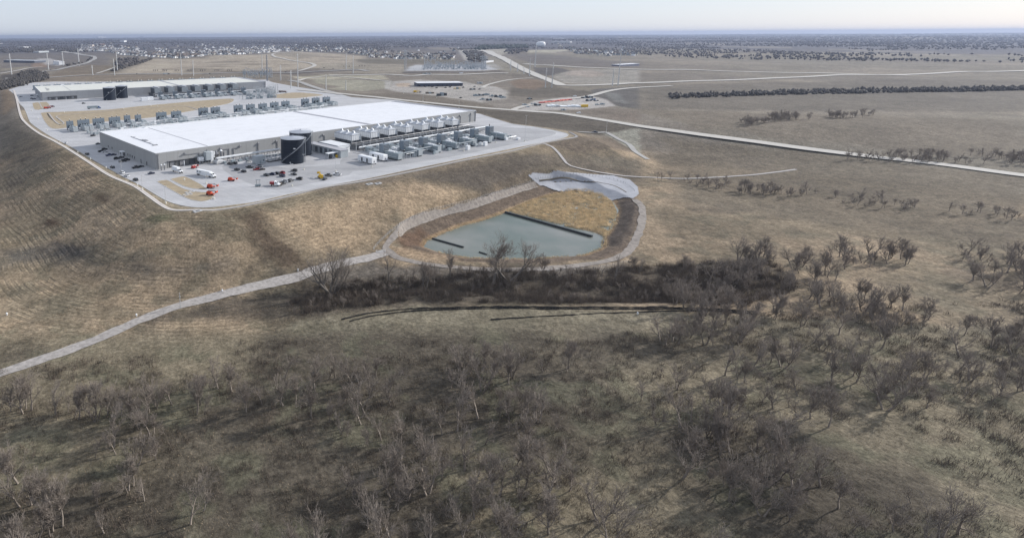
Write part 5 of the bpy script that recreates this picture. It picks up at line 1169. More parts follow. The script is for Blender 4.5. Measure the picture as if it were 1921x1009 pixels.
# water tower
def wtower():
    g = P(1014, 89); d0 = np.hypot(g[0], g[1]); t = thing('water_tower', 'white bulb shaped water tower on the skyline right of the highway', 'water tower', (g[0], g[1], g[2]-1))
    s = d0/F; zt = H-(73.2-59.2)*s; zb = H-(83.2-59.2)*s; R_ = 7.6*s
    b = MB(); prof = [(.35,zb-g[2]),(.75,zb+.12*(zt-zb)-g[2]),(1.0,zb+.35*(zt-zb)-g[2]),(1.0,zb+.66*(zt-zb)-g[2]),(.86,zb+.88*(zt-zb)-g[2]),(.45,zt-g[2]),(.02,zt-g[2]+1)]
    for (r0, z0), (r1, z1) in zip(prof[:-1], prof[1:]): b.cyl((0,0,z0), (0,0,z1), r0*R_, r1*R_, 20, cap=False)
    b.build('tank', M['white_metal'], t); b = MB(); b.cyl((0,0,0), (0,0,zb-g[2]+1), .32*R_, .24*R_, 14); b.build('pedestal', M['parapet'], t)
wtower()
# substations
def substation(quad, label, nx, ny, hp, seed, density=.8, big=()):
    rs = random.Random(seed); q = [P(*p) for p in quad]; c = sum(q)/4
    t = thing('substation', label, 'substation', (c[0], c[1], float(c[2])))
    tk = max(1., float(np.hypot(c[0], c[1]))/900)
    def at(u, v):
        p = q[0]*(1-u)*(1-v)+q[1]*u*(1-v)+q[2]*u*v+q[3]*(1-u)*v; return p[0]-c[0], p[1]-c[1]
    ux = (q[1]-q[0])[:2]; ux = ux/np.linalg.norm(ux)
    for i in range(nx):
        for j in range(ny):
            if rs.random() > density: continue
            x, y = at((i+.5)/nx, (j+.5)/ny); w = float(np.linalg.norm((q[1]-q[0])[:2]))/nx*.42; h = hp*rs.uniform(.6, 1.15)
            b = MB(); dx, dy = ux*w
            for s_ in (-1, 1): b.cyl((x+s_*dx, y+s_*dy, -1), (x+s_*dx, y+s_*dy, h), .28*tk, .2*tk, 5)
            b.cyl((x-dx, y-dy, h*.95), (x+dx, y+dy, h*.95), .25*tk, n=4); b.cyl((x-dx, y-dy, h*.7), (x+dx, y+dy, h*.7), .14*tk, n=4); b.build('gantry', M['galv'], t)
            if rs.random() < .6:
                b = MB(); yy = y-4; b.box(x-2.2, x+2.2, yy-1.5, yy+1.5, 0, 3.6); 
                for s_ in (-1.2, 0, 1.2): b.cyl((x+s_, yy, 3.6), (x+s_, yy, 6), .25, .1, 5)
                b.build('transformer', M['equip_grey'] if rs.random() < .6 else M['equip_pale'], t)
    for (px, py, ty_, r) in big:
        g = P(px, py); d0 = np.hypot(g[0], g[1]); o, d = ray(px, ty_); h = H+d[2]/np.hypot(d[0], d[1])*d0-g[2]
        b = MB(); b.cyl((g[0]-c[0], g[1]-c[1], g[2]-c[2]-1), (g[0]-c[0], g[1]-c[1], h), r, r*.6, 6); b.cyl((g[0]-c[0]-7, g[1]-c[1], h*.93), (g[0]-c[0]+7, g[1]-c[1], h*.93), r*.5, n=4); b.cyl((g[0]-c[0]-7, g[1]-c[1], h*.8), (g[0]-c[0]+7, g[1]-c[1], h*.8), r*.4, n=4); b.build('lattice_mast', M['galv'], t)
    return t
substation([(790,132),(915,131),(905,123),(800,124)], 'big substation of grey gantries on a pale gravel yard behind the fields', 22, 5, 15, 3, .85, [(759,131,93,1.2),(761.5,131,96,1.0),(796,131,102,1.4),(801,130,104,.9),(808,130,100,.9),(816,130,101,.9),(892,118.5,100,1.1),(903.5,131,104,1.8),(907,131,103,1.8),(910.5,131,105,1.8),(878,131,116,.8)])
substation([(457,148),(512,147.5),(510,136),(455,137)], 'grey switchyard behind the right end of the far building', 12, 4, 13, 4, .9)
substation([(445,189),(520,184),(515,172),(485,170)], 'white posted switchyard between the two data centre buildings', 11, 6, 9, 5, .85)
substation([(500,183),(520,180),(522,172),(508,171)], 'tall white pole cluster of the switchyard between the buildings', 4, 3, 15, 6, 1.)
strip('yard_slab', [G(a, b)[:2] for a, b in [(440,186),(530,179)]], 60, M['asphalt_pale'], lift=.08, curve=False, cross=3) if 0 else None
b = MB(); 
# construction site by the main road
def item(name, px, py, label, cat, parts, rz=0.):
    g = P(px, py); t = thing(name, label, cat, (g[0], g[1], g[2]+.1), rz)
    for nm, m, boxes in parts:
        b = MB()
        for q in boxes: b.box(*q)
        b.build(nm, M[m], t)
    return t
rng2 = random.Random(5)
A_, B_ = P(1016,193.5), P(1068,188); rzc = math.atan2(*(B_-A_)[[1,0]])
for k in range(9):
    u = k/8; g = A_*(1-u)+B_*u; t = thing('barrier_stack', 'stack of coral red formwork panels at the roadside construction yard, %s from the left' % ordw(k), 'panel stack', (g[0], g[1], g[2]+.2), rzc+.1, 'coral red panel stacks')
    for q in range(3): b = MB(); b.box(-4.6, 4.2, -2.4+q*1.7, -1.1+q*1.7, 0, 1.0+.5*rng2.random()+(.5 if k > 4 else 0)); b.build('panel', M['redpanel'] if (k+q) % 4 else M['red'], t)
A_, B_ = P(1028,200.5), P(1090,201.5); L = float(np.hypot(*(B_-A_)[:2])); rzc = math.atan2(*(B_-A_)[[1,0]])
t = thing('tarp_pile', 'long white tarpaulin covered pile at the roadside construction yard', 'pile', (A_[0], A_[1], A_[2]+.1), rzc)
for k in range(8):
    x0 = L*k/8+.1; x1 = L*(k+1)/8-.1; h = 1.6+.8*math.sin(k*1.3); b = MB(); b.prism([(x0,0),(x1,0),(x1,h*.7),((x0+x1)/2,h),(x0,h*.75)], 0, 12+2*math.sin(k)); b.build('tarpaulin', M['tarp'] if k != 2 else M['galv'], t)
item('site_container', 1097.5, 201.5, 'ochre yellow container at the right end of the white tarpaulin pile', 'container', [('body', 'yellow', [(-4.6,4.6,0,3,.2,3.6)]), ('base', 'steel_dark', [(-4.4,4.4,.2,2.8,0,.2)])], .1)
for k, (px, py, s_, m, lab) in enumerate([(1096,184.5,1.4,'steel_dark','dark brown log stack at the top of the construction yard'),(1106,184.3,1.3,'door_dark','dark stack next to the log stack in the construction yard'),(1112,188,1.0,'container_blue','blue and dark machine group right in the construction yard'),(1104,190,1.2,'door_dark','dark machine in the middle of the construction yard'),(1118,190,.9,'steel_dark','dark machine at the right of the blue group in the yard'),
        (1078,181.5,.8,'white_metal','white van at the top edge of the construction yard'),(1008,198.5,1.2,'door_dark','dark machine left of the red panel stacks'),(1000,196.5,.9,'equip_pale','pale crates left of the red panel stacks'),(985,198.5,1.1,'equip_pale','pale machine group at the left of the construction yard'),(990,201.5,.8,'concrete_pale','small pale pile at the left of the construction yard'),
        (993,186.5,1.,'steel_dark','dark loader on the track above the red panels'),(1120,197.5,.8,'equip_pale','pale pallets right of the yellow container'),(1130,196.5,.9,'equip_grey','grey machine at the right tip of the construction yard'),(1057,207.5,.9,'equip_pale','pale pump set on the roadside below the tarpaulin'),(1085,212.5,.7,'white_metal','small white sign box on the main road shoulder'),
        (828,180,2.2,'steel_dark','long dark pile of pipes in the gravel yard'),(806,176,1.8,'wood','brown spoil heap at the lower edge of the gravel yard'),(893,180.5,1.2,'equip_grey','grey machine group left in the right part of the gravel yard'),(902,180,1.2,'steel_dark','dark machine group in the right part of the gravel yard'),(912,179,1.3,'equip_grey','grey crate row in the right part of the gravel yard'),
        (923,181.5,1.2,'equip_pale','pale crate row near the right tip of the gravel yard'),(934,182.5,1.5,'steel_dark','dark crate row at the right tip of the gravel yard'),(943,184,1.3,'equip_grey','grey crates at the far right tip of the gravel yard'),(905,187.5,1.1,'equip_pale','pale pallets on the lower edge of the gravel yard'),(917,189,1.1,'steel_dark','dark pallets on the lower edge of the gravel yard'),
        (857,167.5,1.6,'reed','olive straw coloured stack before the blue grey building'),(886,168.8,1.3,'steel_dark','dark low stack right of the straw coloured stack'),(900,157.5,1.6,'concrete_pale','pale stockpile right of the blue grey building'),(797,139.5,1.5,'equip_pale','pale container group on the road before the substation'),(805,139.8,1.4,'concrete_pale','pale site offices on the road before the substation'),(865,138.3,1.2,'white_metal','small white tent on the road before the substation')]):
    t = item('machinery' if k not in (0,1,15) else 'material_stack', px, py, lab, 'machine' if 'machine' in lab or 'loader' in lab else ('van' if 'van' in lab else 'stack'), [], .1+.3*rng2.random())
    for q in range(3):
        x = -4*s_+q*2.9*s_; b = MB(); hh = s_*(1.2+1.5*rng2.random()); b.box(x, x+2.5*s_, -1.4*s_, 1.2*s_, 0, hh, tx=.25*s_, ty=.15*s_); b.build(['crate','cabin','block'][q] if False else 'crate', M[m] if q != 1 else M['equip_grey' if m != 'white_metal' else m], t)
# ================================================================== houses
def house_mesh(wm, rm, gable=True):
    b = MB(); b.box(-6.5, 6.5, -4.5, 4.5, -1, 5.6, 0)
    b.add([(-7,-5,5.6),(7,-5,5.6),(7,5,5.6),(-7,5,5.6),(-7,0,9.4),(7,0,9.4)], [(0,1,5,4),(2,3,4,5),(0,4,3),(1,2,5)], 1)
    b.box(3, 9.5, -7, 0, -1, 3.4, 0); b.box(2.6, 9.9, -7.4, .2, 3.4, 3.9, 1)
    return b.mesh('house', [wm, rm])
hr = [mat('shingle_grey', (.22,.22,.23), .9), mat('shingle_dark', (.07,.07,.075), .9), mat('shingle_brown', (.14,.115,.10), .9)]
hw = [(mat('siding_white', (.82,.82,.82), .8), 'white'), (mat('siding_cream', (.55,.52,.45), .8), 'cream'), (mat('siding_grey', (.25,.27,.29), .8), 'grey')]
HM = [(house_mesh(w[0], r), w[1]+' walled', i) for w in hw for i, r in enumerate(hr)]
YLX = [-200,0,180,205,230,290,340,400,450,520,560,640,690,700,760,850,860,900,960,1000,1060,1075,1100,1200,1400,1921,2300]
YLY = [99,99,97,98,104,108.5,110.5,104,103,98.4,96.8,99.5,106,110,112,113,96,94.5,92.5,92.5,92,100,106,106,113,119,124]
def ylow(px): return np.interp(px, YLX, YLY)
spots = []
rs = random.Random(8)
for _ in range(6000):
    px = rs.choice([rs.uniform(225, 560), rs.uniform(560, 860), rs.uniform(270, 520), rs.uniform(1040, 1200), rs.uniform(150, 260)])
    yl = float(ylow(px)); py = yl-abs(rs.gauss(0, 1))*7-.4
    if py < 79 or (px > 1000 and rs.random() < .75) or (700 < px < 860 and rs.random() < .45): continue
    spots.append((px, py))
    if len(spots) > 1050: break
spots.sort(key=lambda p: -p[1])
# thin out overlapping ones in world space
keep = []; cellset = set()
for px, py in spots:
    g = P(px, py); c = (int(g[0]//16), int(g[1]//16))
    if c in cellset: continue
    cellset.add(c); keep.append((px, py, g))
zone = lambda px: 'left of the tan hill' if px < 285 else ('in the dense estate behind the tan hill' if px < 540 else ('in the wooded estate behind the hill track' if px < 700 else ('behind the substation' if px < 900 else 'on the wooded right slope')))
rest = []
for i, (px, py, g) in enumerate(keep):
    white = rs.random() < (.62 if px < 540 else .35); v = (rs.choice([0,1,2]) if white else rs.choice([3,4,5,6,7,8])); sc = rs.uniform(1.0, 1.45); rz = rs.choice([.8,1.1,.95,1.3,2.5,1.0])+rs.uniform(-.25,.25)
    if i < 300:
        me, lb, ri = HM[v]; o = link('house', me, None, (g[0], g[1], g[2]), rz); o.scale = (sc, sc, sc)
        tag(o, 'small %s suburban house with %s roof %s' % (lb, ['grey','dark','brown'][ri], zone(px)), 'house', 'suburban houses beyond the fields')
    else: rest.append((v, g, sc, rz))
V = []; Q = []; mi = []; off = 0
for v, g, sc, rz in rest:
    me = HM[v][0]; co = np.array([x.co[:] for x in me.vertices])*sc; c_, s_ = math.cos(rz), math.sin(rz)
    co = np.c_[co[:,0]*c_-co[:,1]*s_+g[0], co[:,0]*s_+co[:,1]*c_+g[1], co[:,2]+g[2]]; V += [tuple(p) for p in co]
    for p in me.polygons: Q.append([k+off for k in p.vertices]); mi.append(p.material_index+(0 if v < 3 else (2 if v < 6 else 4)))
    off += len(co)
me = bpy.data.meshes.new('far_houses'); me.from_pydata(V, [], Q)
for q in (hw[0][0], hr[0], hw[1][0], hr[2], hw[2][0], hr[1]): me.materials.append(q)
me.polygons.foreach_set('material_index', mi); me.update()
o = link('far_houses', me); tag(o, 'scatter of the smallest most distant suburban houses between bare trees', 'houses', kind='stuff')
# ================================================================== distant woods (mass)
def blobs(name, X, Y, Z, Rw, Hh, m, label, cat, seed=1):
    r = np.random.default_rng(seed); n = len(X)
    base = np.array([(0,0,1),(1,0,.25),(.3,.95,.3),(-.8,.6,.2),(-.8,-.6,.3),(.3,-.95,.2),(0,0,-.6),(.5,.3,.75),(-.45,.1,.8),(0,-.5,.7)])
    tri = np.array([(0,7,8),(0,8,9),(0,9,7),(7,1,2),(7,2,8),(8,2,3),(8,3,4),(8,4,9),(9,4,5),(9,5,1),(9,1,7),(1,6,2),(2,6,3),(3,6,4),(4,6,5),(5,6,1)])
    a = r.uniform(0, 6.28, n); B = np.repeat(base[None], n, 0)*(1+r.uniform(-.3, .35, (n, len(base), 3)))
    c, s = np.cos(a)[:, None], np.sin(a)[:, None]
    x = (B[:,:,0]*c-B[:,:,1]*s)*Rw[:, None]+X[:, None]; y = (B[:,:,0]*s+B[:,:,1]*c)*Rw[:, None]+Y[:, None]; z = B[:,:,2]*Hh[:, None]*.62+Z[:, None]+Hh[:, None]*.3
    V = np.stack([x, y, z], -1).reshape(-1, 3); Q = (tri[None]+np.arange(n)[:, None, None]*len(base)).reshape(-1, 3)
    o = npmesh(name, V, Q, m); return tag(o, label, cat, kind='stuff')
r_ = np.random.default_rng(4); n = 60000
dist = np.exp(r_.uniform(np.log(2000), np.log(26000), n)); azi = np.radians(r_.uniform(-40, 62, n))
X = dist*np.sin(azi); Y = dist*np.cos(azi); Z = T(X, Y)
PX, PY = proj(np.array([[0,0,0]]))[0] if 0 else (None, None)
D = np.stack([X, Y, Z-H], -1); zz = D@fw; px_ = 600+F*(D@cr)/zz; py_ = 297.5-F*(D@cu)/zz
dens = fbm(X, Y, 330, 3, 71)+.6*(fbm(X, Y, 1500, 2, 15)-.5)
ok = (py_ < ylow(px_)-.2) & (dens > .36+.16*(dist > 6000)*(vnoise(X, Y, 700, 3) > .6)) & ~((dist < 5200) & (dens < .43))
ok &= ~((px_ > 225) & (px_ < 560) & (py_ > 84) & (r_.random(n) < .84))
ok &= ~((px_ > 560) & (px_ < 860) & (py_ > 90) & (r_.random(n) < .6))
ok &= ~((px_ > 1075) & (py_ > 95) & (r_.random(n) < .4))
X, Y, Z, dist = X[ok], Y[ok], Z[ok], dist[ok]; sz = np.clip(dist/4200, .9, 4.5)
blobs('distant_woods', X, Y, Z, r_.uniform(3.5, 7, len(X))*sz, r_.uniform(6, 11, len(X))*np.clip(sz, 1, 1.6), M['distant_wood'], 'bare purple grey woods stretching to the horizon', 'woods')
def patch_trees(px, n, name, label, h=(5,9), w=(2.5,5), mm='distant_wood', seed=2):
    w_ = np.array(PL(px)); r = np.random.default_rng(seed); lo, hi = w_.min(0), w_.max(0); X = r.uniform(lo[0], hi[0], n*3); Y = r.uniform(lo[1], hi[1], n*3)
    k = sdist(X, Y, w_) < 0; X, Y = X[k][:n], Y[k][:n]
    return blobs(name, X, Y, T(X, Y)-.5, r.uniform(*w, len(X)), r.uniform(*h, len(X)), M[mm], label, 'trees', seed)
M['dark_wood'] = mat('dark_wood', (.075,.068,.062), .95, var=.3, sc=.1); M['evergreen'] = mat('evergreen', (.035,.045,.035), .95, var=.3, sc=.1)
patch_trees([(0,156),(25,150),(40,137),(65,134),(90,140),(93,148),(60,156),(52,161),(10,168),(0,171)], 900, 'thicket', 'dark bare thicket at the left edge behind the site corner', (5,9), (2,4), 'dark_wood', 3)
patch_trees([(207,136),(212,131),(250,121),(283,110),(286,112),(254,123),(215,135)], 240, 'hedgerow', 'dark hedgerow running diagonally up beside the tan hill', (5,8), (3,6), 'dark_wood', 4)
patch_trees([(946,99),(957,94),(985,93),(990,98),(958,103)], 120, 'copse', 'grey brown copse beside the top of the highway', (10,16), (5,9), 'distant_wood', 5)
patch_trees([(890,94.5),(905,88),(985,87),(990,91),(930,92.5),(900,95)], 260, 'evergreen_belt', 'dark evergreen belt on the ridge left of the water tower', (14,22), (10,18), 'evergreen', 6)
patch_trees([(880,117),(870,98),(900,97),(912,108),(912,117)], 200, 'evergreen_belt', 'dark wood between the two road curves right of the substation', (8,14), (7,12), 'dark_wood', 7)
patch_trees([(118,125),(125,123),(165,116),(170,109),(176,108),(160,118),(140,123)], 130, 'roadside_trees', 'bare roadside trees along the interchange curve', (5,9), (4,7), 'dark_wood', 8)
patch_trees([(215,123),(225,112),(262,111),(258,118),(230,127)], 90, 'copse', 'pale bare copse left of the hedgerow', (9,14), (6,10), 'distant_wood', 9)
patch_trees([(30,96),(85,92),(90,97),(60,99),(0,99)], 150, 'copse', 'dark bare trees in the far left distance', (9,14), (8,14), 'dark_wood', 10)
patch_trees([(100,95),(185,93),(190,96),(150,99),(105,98)], 110, 'copse', 'dark bare trees beside the far interchange', (9,14), (7,12), 'dark_wood', 11)
# small planted trees in rows along the county road: individuals
k = 0
SM = []
for grp_, xs, y0 in (('a', [288,291.5,295.5], 134.6), ('b', [306,308.5,312], 134.6), ('c', [329,332,335.5], 134.7), ('d', [353,356.5,360], 134.6), ('e', [376,380,384.5], 134.7), ('f', [403,407,410.5], 134.6), ('g', [427,430.5,434], 134.5), ('h', [645,650,655], 127), ('i', [674,679,684], 126)):
    for x in xs:
        g = P(x, y0); t = thing('young_tree', 'small dark young tree %s in the roadside row of threes below the tan hill' % ('left' if x == xs[0] else 'middle' if x == xs[1] else 'right'), 'tree', g, 0, 'young trees in threes along the county road')
        b = MB(); b.cyl((0,0,-.3), (0,0,3), .25, .12, 5); b.build('trunk', M['bark'], t)
        c = MB(); 
        for q in range(7):
            u = random.uniform(0, 6.28); c.cyl((0,0,1.6+q*.3), (2*math.cos(u), 2*math.sin(u), 4+q*.35), .5, .15, 4)
        c.build('crown', M['dark_wood'], t)
# ================================================================== bare trees
def skeleton(seed, h, stems=1, spread=.35, levels=4, lean=(0, 0)):
    r = random.Random(seed); segs = []
    def grow(p, d, L, rad, lv):
        n = 4 if lv < 2 else 3; q = p; dd = d
        pts = [q]
        for i in range(n):
            dd = (dd+Vector((r.gauss(0, .13), r.gauss(0, .13), .05+r.gauss(0, .06)))).normalized()
            q2 = q+dd*(L/n); ra = rad*(1-i/n*.55); rb = rad*(1-(i+1)/n*.55)
            segs.append((q, q2, ra, rb, lv)); q = q2; pts.append((q, dd, rb))
        if lv >= levels: return
        nb = ([3, 4, 4, 3, 3] if stems > 3 else [5, 5, 5, 4, 3])[lv]
        for i in range(nb):
            k = r.randint(1 if lv else 2, n); pp, pd, pr = pts[k] if k > 0 else pts[1]
            a = r.uniform(0, 6.283); sp = r.uniform(.35, .85)
            side = pd.cross(Vector((math.cos(a), math.sin(a), .3))).normalized()
            nd = (pd*math.cos(sp)+side*math.sin(sp)); nd.z += .12
            grow(pp, nd.normalized(), L*r.uniform(.45, .72), pr*r.uniform(.5, .7), lv+1)
        grow(q, (dd+Vector((r.gauss(0, .15), r.gauss(0, .15), .1))).normalized(), L*.6, rad*.42, lv+1)
    for s in range(stems):
        a = 6.283*s/max(stems, 1)+r.uniform(-.4, .4); sp = spread if stems > 1 else .06
        d = Vector((math.cos(a)*sp*1.1+lean[0], math.sin(a)*sp*.6+lean[1], 1)).normalized()
        grow(Vector((math.cos(a)*.3*(stems > 1), math.sin(a)*.3*(stems > 1), -.3)), d, h*.48*r.uniform(.8, 1.05), h*(.030 if stems > 1 else .028), 0)
    return segs
def tubes(segs, k=4, rmin=.022):
    P0 = np.array([s[0][:] for s in segs]); P1 = np.array([s[1][:] for s in segs]); R0 = np.maximum([s[2] for s in segs], rmin); R1 = np.maximum([s[3] for s in segs], rmin*.7)
    d = P1-P0; d /= np.linalg.norm(d, axis=1)[:, None]+1e-9; t = np.where(np.abs(d[:, 2:3]) < .9, [[0,0,1.]], [[1.,0,0]]); u = np.cross(d, t); u /= np.linalg.norm(u, axis=1)[:, None]; w = np.cross(d, u)
    V = []
    for Pp, Rr in ((P0, R0), (P1, R1)):
        for j in range(k): q = 2*math.pi*j/k; V.append(Pp+(u*math.cos(q)+w*math.sin(q))*Rr[:, None])
    V = np.stack(V, 1); n = len(segs); base = np.arange(n)[:, None]*2*k; Q = []
    for j in range(k): Q.append(np.concatenate([base+j, base+j+k, base+(j+1) % k+k, base+(j+1) % k], 1))
    return V.reshape(-1, 3), np.stack(Q, 1).reshape(-1, 4)
def bare_tree(px, py, ptop, seed, label, stems=1, spread=.35, lean=(0, 0), levels=4, name='bare_tree'):
    g = P(px, py); d0 = np.hypot(g[0], g[1]); o, d = ray(px, ptop); h = H+d[2]/np.hypot(d[0], d[1])*d0-g[2]
    segs = skeleton(seed, 10, stems, spread, levels, lean); mz = max(s[1].z for s in segs); k = h/mz
    segs = [(s[0]*k, s[1]*k, s[2]*k, s[3]*k, s[4]) for s in segs]
    t = thing(name, label, 'tree', g, 0, 'bare trees along the creek')
    V, Q = tubes([s for s in segs if s[4] == 0], 6); o = npmesh('trunk', V, Q, M['bark'], t)
    V, Q = tubes([s for s in segs if s[4] == 1], 5); o = npmesh('limb', V, Q, M['bark'], t); o['kind'] = 'stuff'
    if max(s[4] for s in segs) < 2: return t
    V, Q = tubes([s for s in segs if s[4] >= 2], 3, .034); o = npmesh('twigs', V, Q, M['twig'], t); o['kind'] = 'stuff'
    return t
BT = [(622,551,463,1,'large many stemmed bare tree fanning out over the gravel path on the left',7,.62,(0,0),4),(729,526,470,2,'slim upright bare tree right of the big fan shaped one',1,.2,(0,0),3),(762.7,521.5,506,3,'short stubby bare tree left of a forked pair',1,.2,(0,0),3),(774,525,499,4,'short stubby bare tree leaning slightly right',1,.2,(.1,0),3),
      (797,541,484,5,'bare tree with low open crown below the left pond end',2,.25,(0,0),4),(814,538,492,6,'thin bare tree right of the open crowned one',1,.2,(.05,0),3),(844,520.6,468,7,'upright bare tree before the small floating baffle',1,.2,(0,0),4),(869,517,495,8,'low spreading bare tree on the gravel path edge',3,.7,(0,0),3),
      (925,533,430,9,'tallest bare tree with pale twigs in front of the pond centre',1,.2,(-.02,0),4),(937,524,474,10,'small bare tree between the two tallest ones',2,.3,(0,0),3),(955,525,446,11,'tall forked bare tree leaning left in front of the pond',2,.75,(-.05,0),4),(984,514,500,12,'short broken bare tree right of the forked one',1,.2,(.1,0),3),
      (1018,517,474,13,'bare tree with dense upright twigs below the pond right part',1,.2,(0,0),4),(1049,515,500,20,'small thin bare tree left of the leaning one',1,.3,(0,0),3),(1069,520,494,14,'thin bare tree leaning left on the right creek bank',1,.1,(-.35,0),3),(1129.7,513,498,15,'single bare snag without branches',1,.1,(0,0),1),
      (1154,524,478,16,'dark crooked bare tree below the right pond end',1,.2,(.1,0),3),(1181,508,478,17,'thin bare tree near the right edge of the woods',1,.2,(.15,0),4),(1198,512,482,18,'bare tree leaning right at the right edge of the woods',1,.2,(.35,0),3)]
for q in BT: bare_tree(q[0], q[1], q[2], q[3], q[4], q[5], q[6], q[7], q[8])
# woodland beyond the picture's lower and right side: one mass
var = []
for s in range(6):
    sg = skeleton(100+s, 10, 1+(s == 2), .3, 4 if s in (0, 3) else 3); mz = max(x[1].z for x in sg); V, Q = tubes(sg, 3, .03); var.append((V/mz, Q))
def wood_mass(name, pts, label, seed=1, hs=(6, 11)):
    r = np.random.default_rng(seed); VV = []; QQ = []; off = 0
    for x, y in pts:
        V, Q = var[r.integers(len(var))]; a = r.uniform(0, 6.28); h = r.uniform(*hs); c, s = math.cos(a), math.sin(a)
        v = np.c_[(V[:,0]*c-V[:,1]*s)*h+x, (V[:,0]*s+V[:,1]*c)*h+y, V[:,2]*h+tz(x, y)-.2]; VV.append(v); QQ.append(Q+off); off += len(v)
    return tag(npmesh(name, np.concatenate(VV), np.concatenate(QQ), M['twig']), label, 'woods', kind='stuff')
def scatter(px, n, seed, dens=None, z=None):
    w_ = np.array(PL(px)); r = np.random.default_rng(seed); lo, hi = w_.min(0), w_.max(0); X = r.uniform(lo[0], hi[0], n*8); Y = r.uniform(lo[1], hi[1], n*8)
    k = sdist(X, Y, w_) < 0; X, Y = X[k], Y[k]
    if dens: k = dens(X, Y, r); X, Y = X[k], Y[k]
    return X[:n], Y[:n]
clump = lambda th, sc, sd: (lambda X, Y, r: fbm(X, Y, sc, 3, sd) > th)
X, Y = scatter([(1215,500),(1400,480),(1921,470),(2100,600),(2100,1100),(-60,1100),(-60,760),(300,740),(700,690),(1150,660),(1300,620)], 620, 5, clump(.44, 30, 8))
wood_mass('creek_woods', list(zip(X, Y)), 'dense bare woodland in the foreground below and right of the pond', 5, (5, 14))
def blades(name, X, Y, hlo, hhi, wlo, whi, mats_, label, cat, seed, lean=.35, zoff=-.1, parent=None, base=None, vee=1):
    r = np.random.default_rng(seed); n = len(X); Z = (T(X, Y) if base is None else np.maximum(T(X, Y), base))+zoff; h = r.uniform(hlo, hhi, n); w = r.uniform(wlo, whi, n); a = r.uniform(0, 6.28, n); lx = r.normal(0, lean, n)*h; ly = r.normal(0, lean, n)*h
    c, s = np.cos(a)*w, np.sin(a)*w
    V = np.stack([np.stack([X-c, Y-s, Z], -1), np.stack([X+c, Y+s, Z], -1), np.stack([X+lx, Y+ly, Z+h], -1)], 1).reshape(-1, 3)
    Q = np.arange(3*n).reshape(-1, 3)
    return tag(npmesh(name, V, Q, mats_), label, cat, kind='stuff')
# brush along the creek
def expand(X, Y, k, sp, seed):
    r = np.random.default_rng(seed); return np.repeat(X, k)+r.normal(0, sp, len(X)*k), np.repeat(Y, k)+r.normal(0, sp, len(X)*k)
BR = [(520,582),(560,560),(600,538),(700,522),(820,516),(950,508),(1060,512),(1130,505),(1200,500),(1300,495),(1450,490),(1500,540),(1400,575),(1200,568),(1100,570),(900,568),(760,566),(640,580),(560,592)]
X, Y = scatter(BR, 1900, 11, clump(.36, 9, 12)); X2, Y2 = expand(X, Y, 46, .85, 1)
blades('brush', X2, Y2, 1.0, 3.6, .025, .07, M['brush'], 'dense leafless dark brush along the creek in the foreground', 'brush', 3, .32)
X, Y = scatter(BR, 220, 13, clump(.5, 12, 12)); wood_mass('brush_saplings', list(zip(X, Y)), 'tangle of leafless saplings in the creek brush', 9, (2.5, 5))
X, Y = scatter([(-60,1100),(-60,700),(480,640),(1100,640),(1300,600),(1921,560),(2100,1100)], 2600, 21, clump(.45, 14, 31)); X2, Y2 = expand(X, Y, 26, .9, 2)
blades('understorey', X2, Y2, .6, 2.4, .03, .08, M['brush'], 'low leafless brush under the foreground woodland', 'brush', 4, .35)
# reeds
RP = [(950,397),(985,382),(1020,370),(1060,359),(1100,358),(1130,366),(1150,380),(1157,398),(1150,420),(1138,440),(1134,462),(1127,466),(1129,446),(1112,436),(1060,425),(1000,409),(960,401)]
wr = np.array(flat(RP, WZ)); r = np.random.default_rng(3); X = r.uniform(wr[:,0].min(), wr[:,0].max(), 160000); Y = r.uniform(wr[:,1].min(), wr[:,1].max(), 160000)
k = (sdist(X, Y, wr) < 0) & (fbm(X, Y, 3.2, 3, 5)+.10*ss((Y-355)/25) > .46); X, Y = X[k][:48000], Y[k][:48000]
blades('reeds', X, Y, .7, 2.1, .05, .13, M['reed'], 'golden dry reed bed behind the long floating baffle', 'reeds', 5, .3, base=WZ)
# rim of dry reeds round the water
n = 60000; X = r.uniform(20, 210, n); Y = r.uniform(285, 470, n); d = sdist(X, Y, BASW); k = (np.abs(d-.6) < 1.3) & (fbm(X, Y, 6, 2, 7) > .36); X, Y = X[k], Y[k]
X, Y = np.repeat(X, 6)+r.normal(0, .35, 6*len(X)), np.repeat(Y, 6)+r.normal(0, .35, 6*len(Y))
blades('rim_reeds', X, Y, .4, 1.3, .04, .10, M['reed'], 'straw coloured reeds fringing the pond water', 'reeds', 6, .3, base=WZ)
# rough dry weeds on the near slopes
n = 150000; X = r.uniform(-240, 280, n); Y = r.uniform(225, 520, n); dpp = sdist(X, Y, PADW); k = (dpp > 6) & (dpp < 110) & (fbm(X, Y, 7, 3, 17) > .47)
M['straw'] = mat('straw', alb(176,150,112), .95, var=.35, sc=.12)
X, Y = X[k][:60000], Y[k][:60000]
db = sdist(X, Y, BASW); k = db > 22; X, Y = X[k], Y[k]
gp_ = np.array(PL([(225,620),(280,594),(340,573),(420,552),(500,533),(560,519),(589,508.5),(658,491),(704,481),(728,472)]))
dpth = np.full(len(X), 1e9)
for i in range(len(gp_)-1):
    e = gp_[i+1]-gp_[i]; q = np.clip(((X-gp_[i][0])*e[0]+(Y-gp_[i][1])*e[1])/(e@e), 0, 1); dpth = np.minimum(dpth, np.hypot(X-gp_[i][0]-q*e[0], Y-gp_[i][1]-q*e[1]))
k = dpth > 4.5; X, Y = X[k], Y[k]
blades('dry_weeds', X, Y, .15, .6, .05, .12, M['straw'], 'rough tufts of dry weeds on the graded slopes', 'grass', 7, .5)
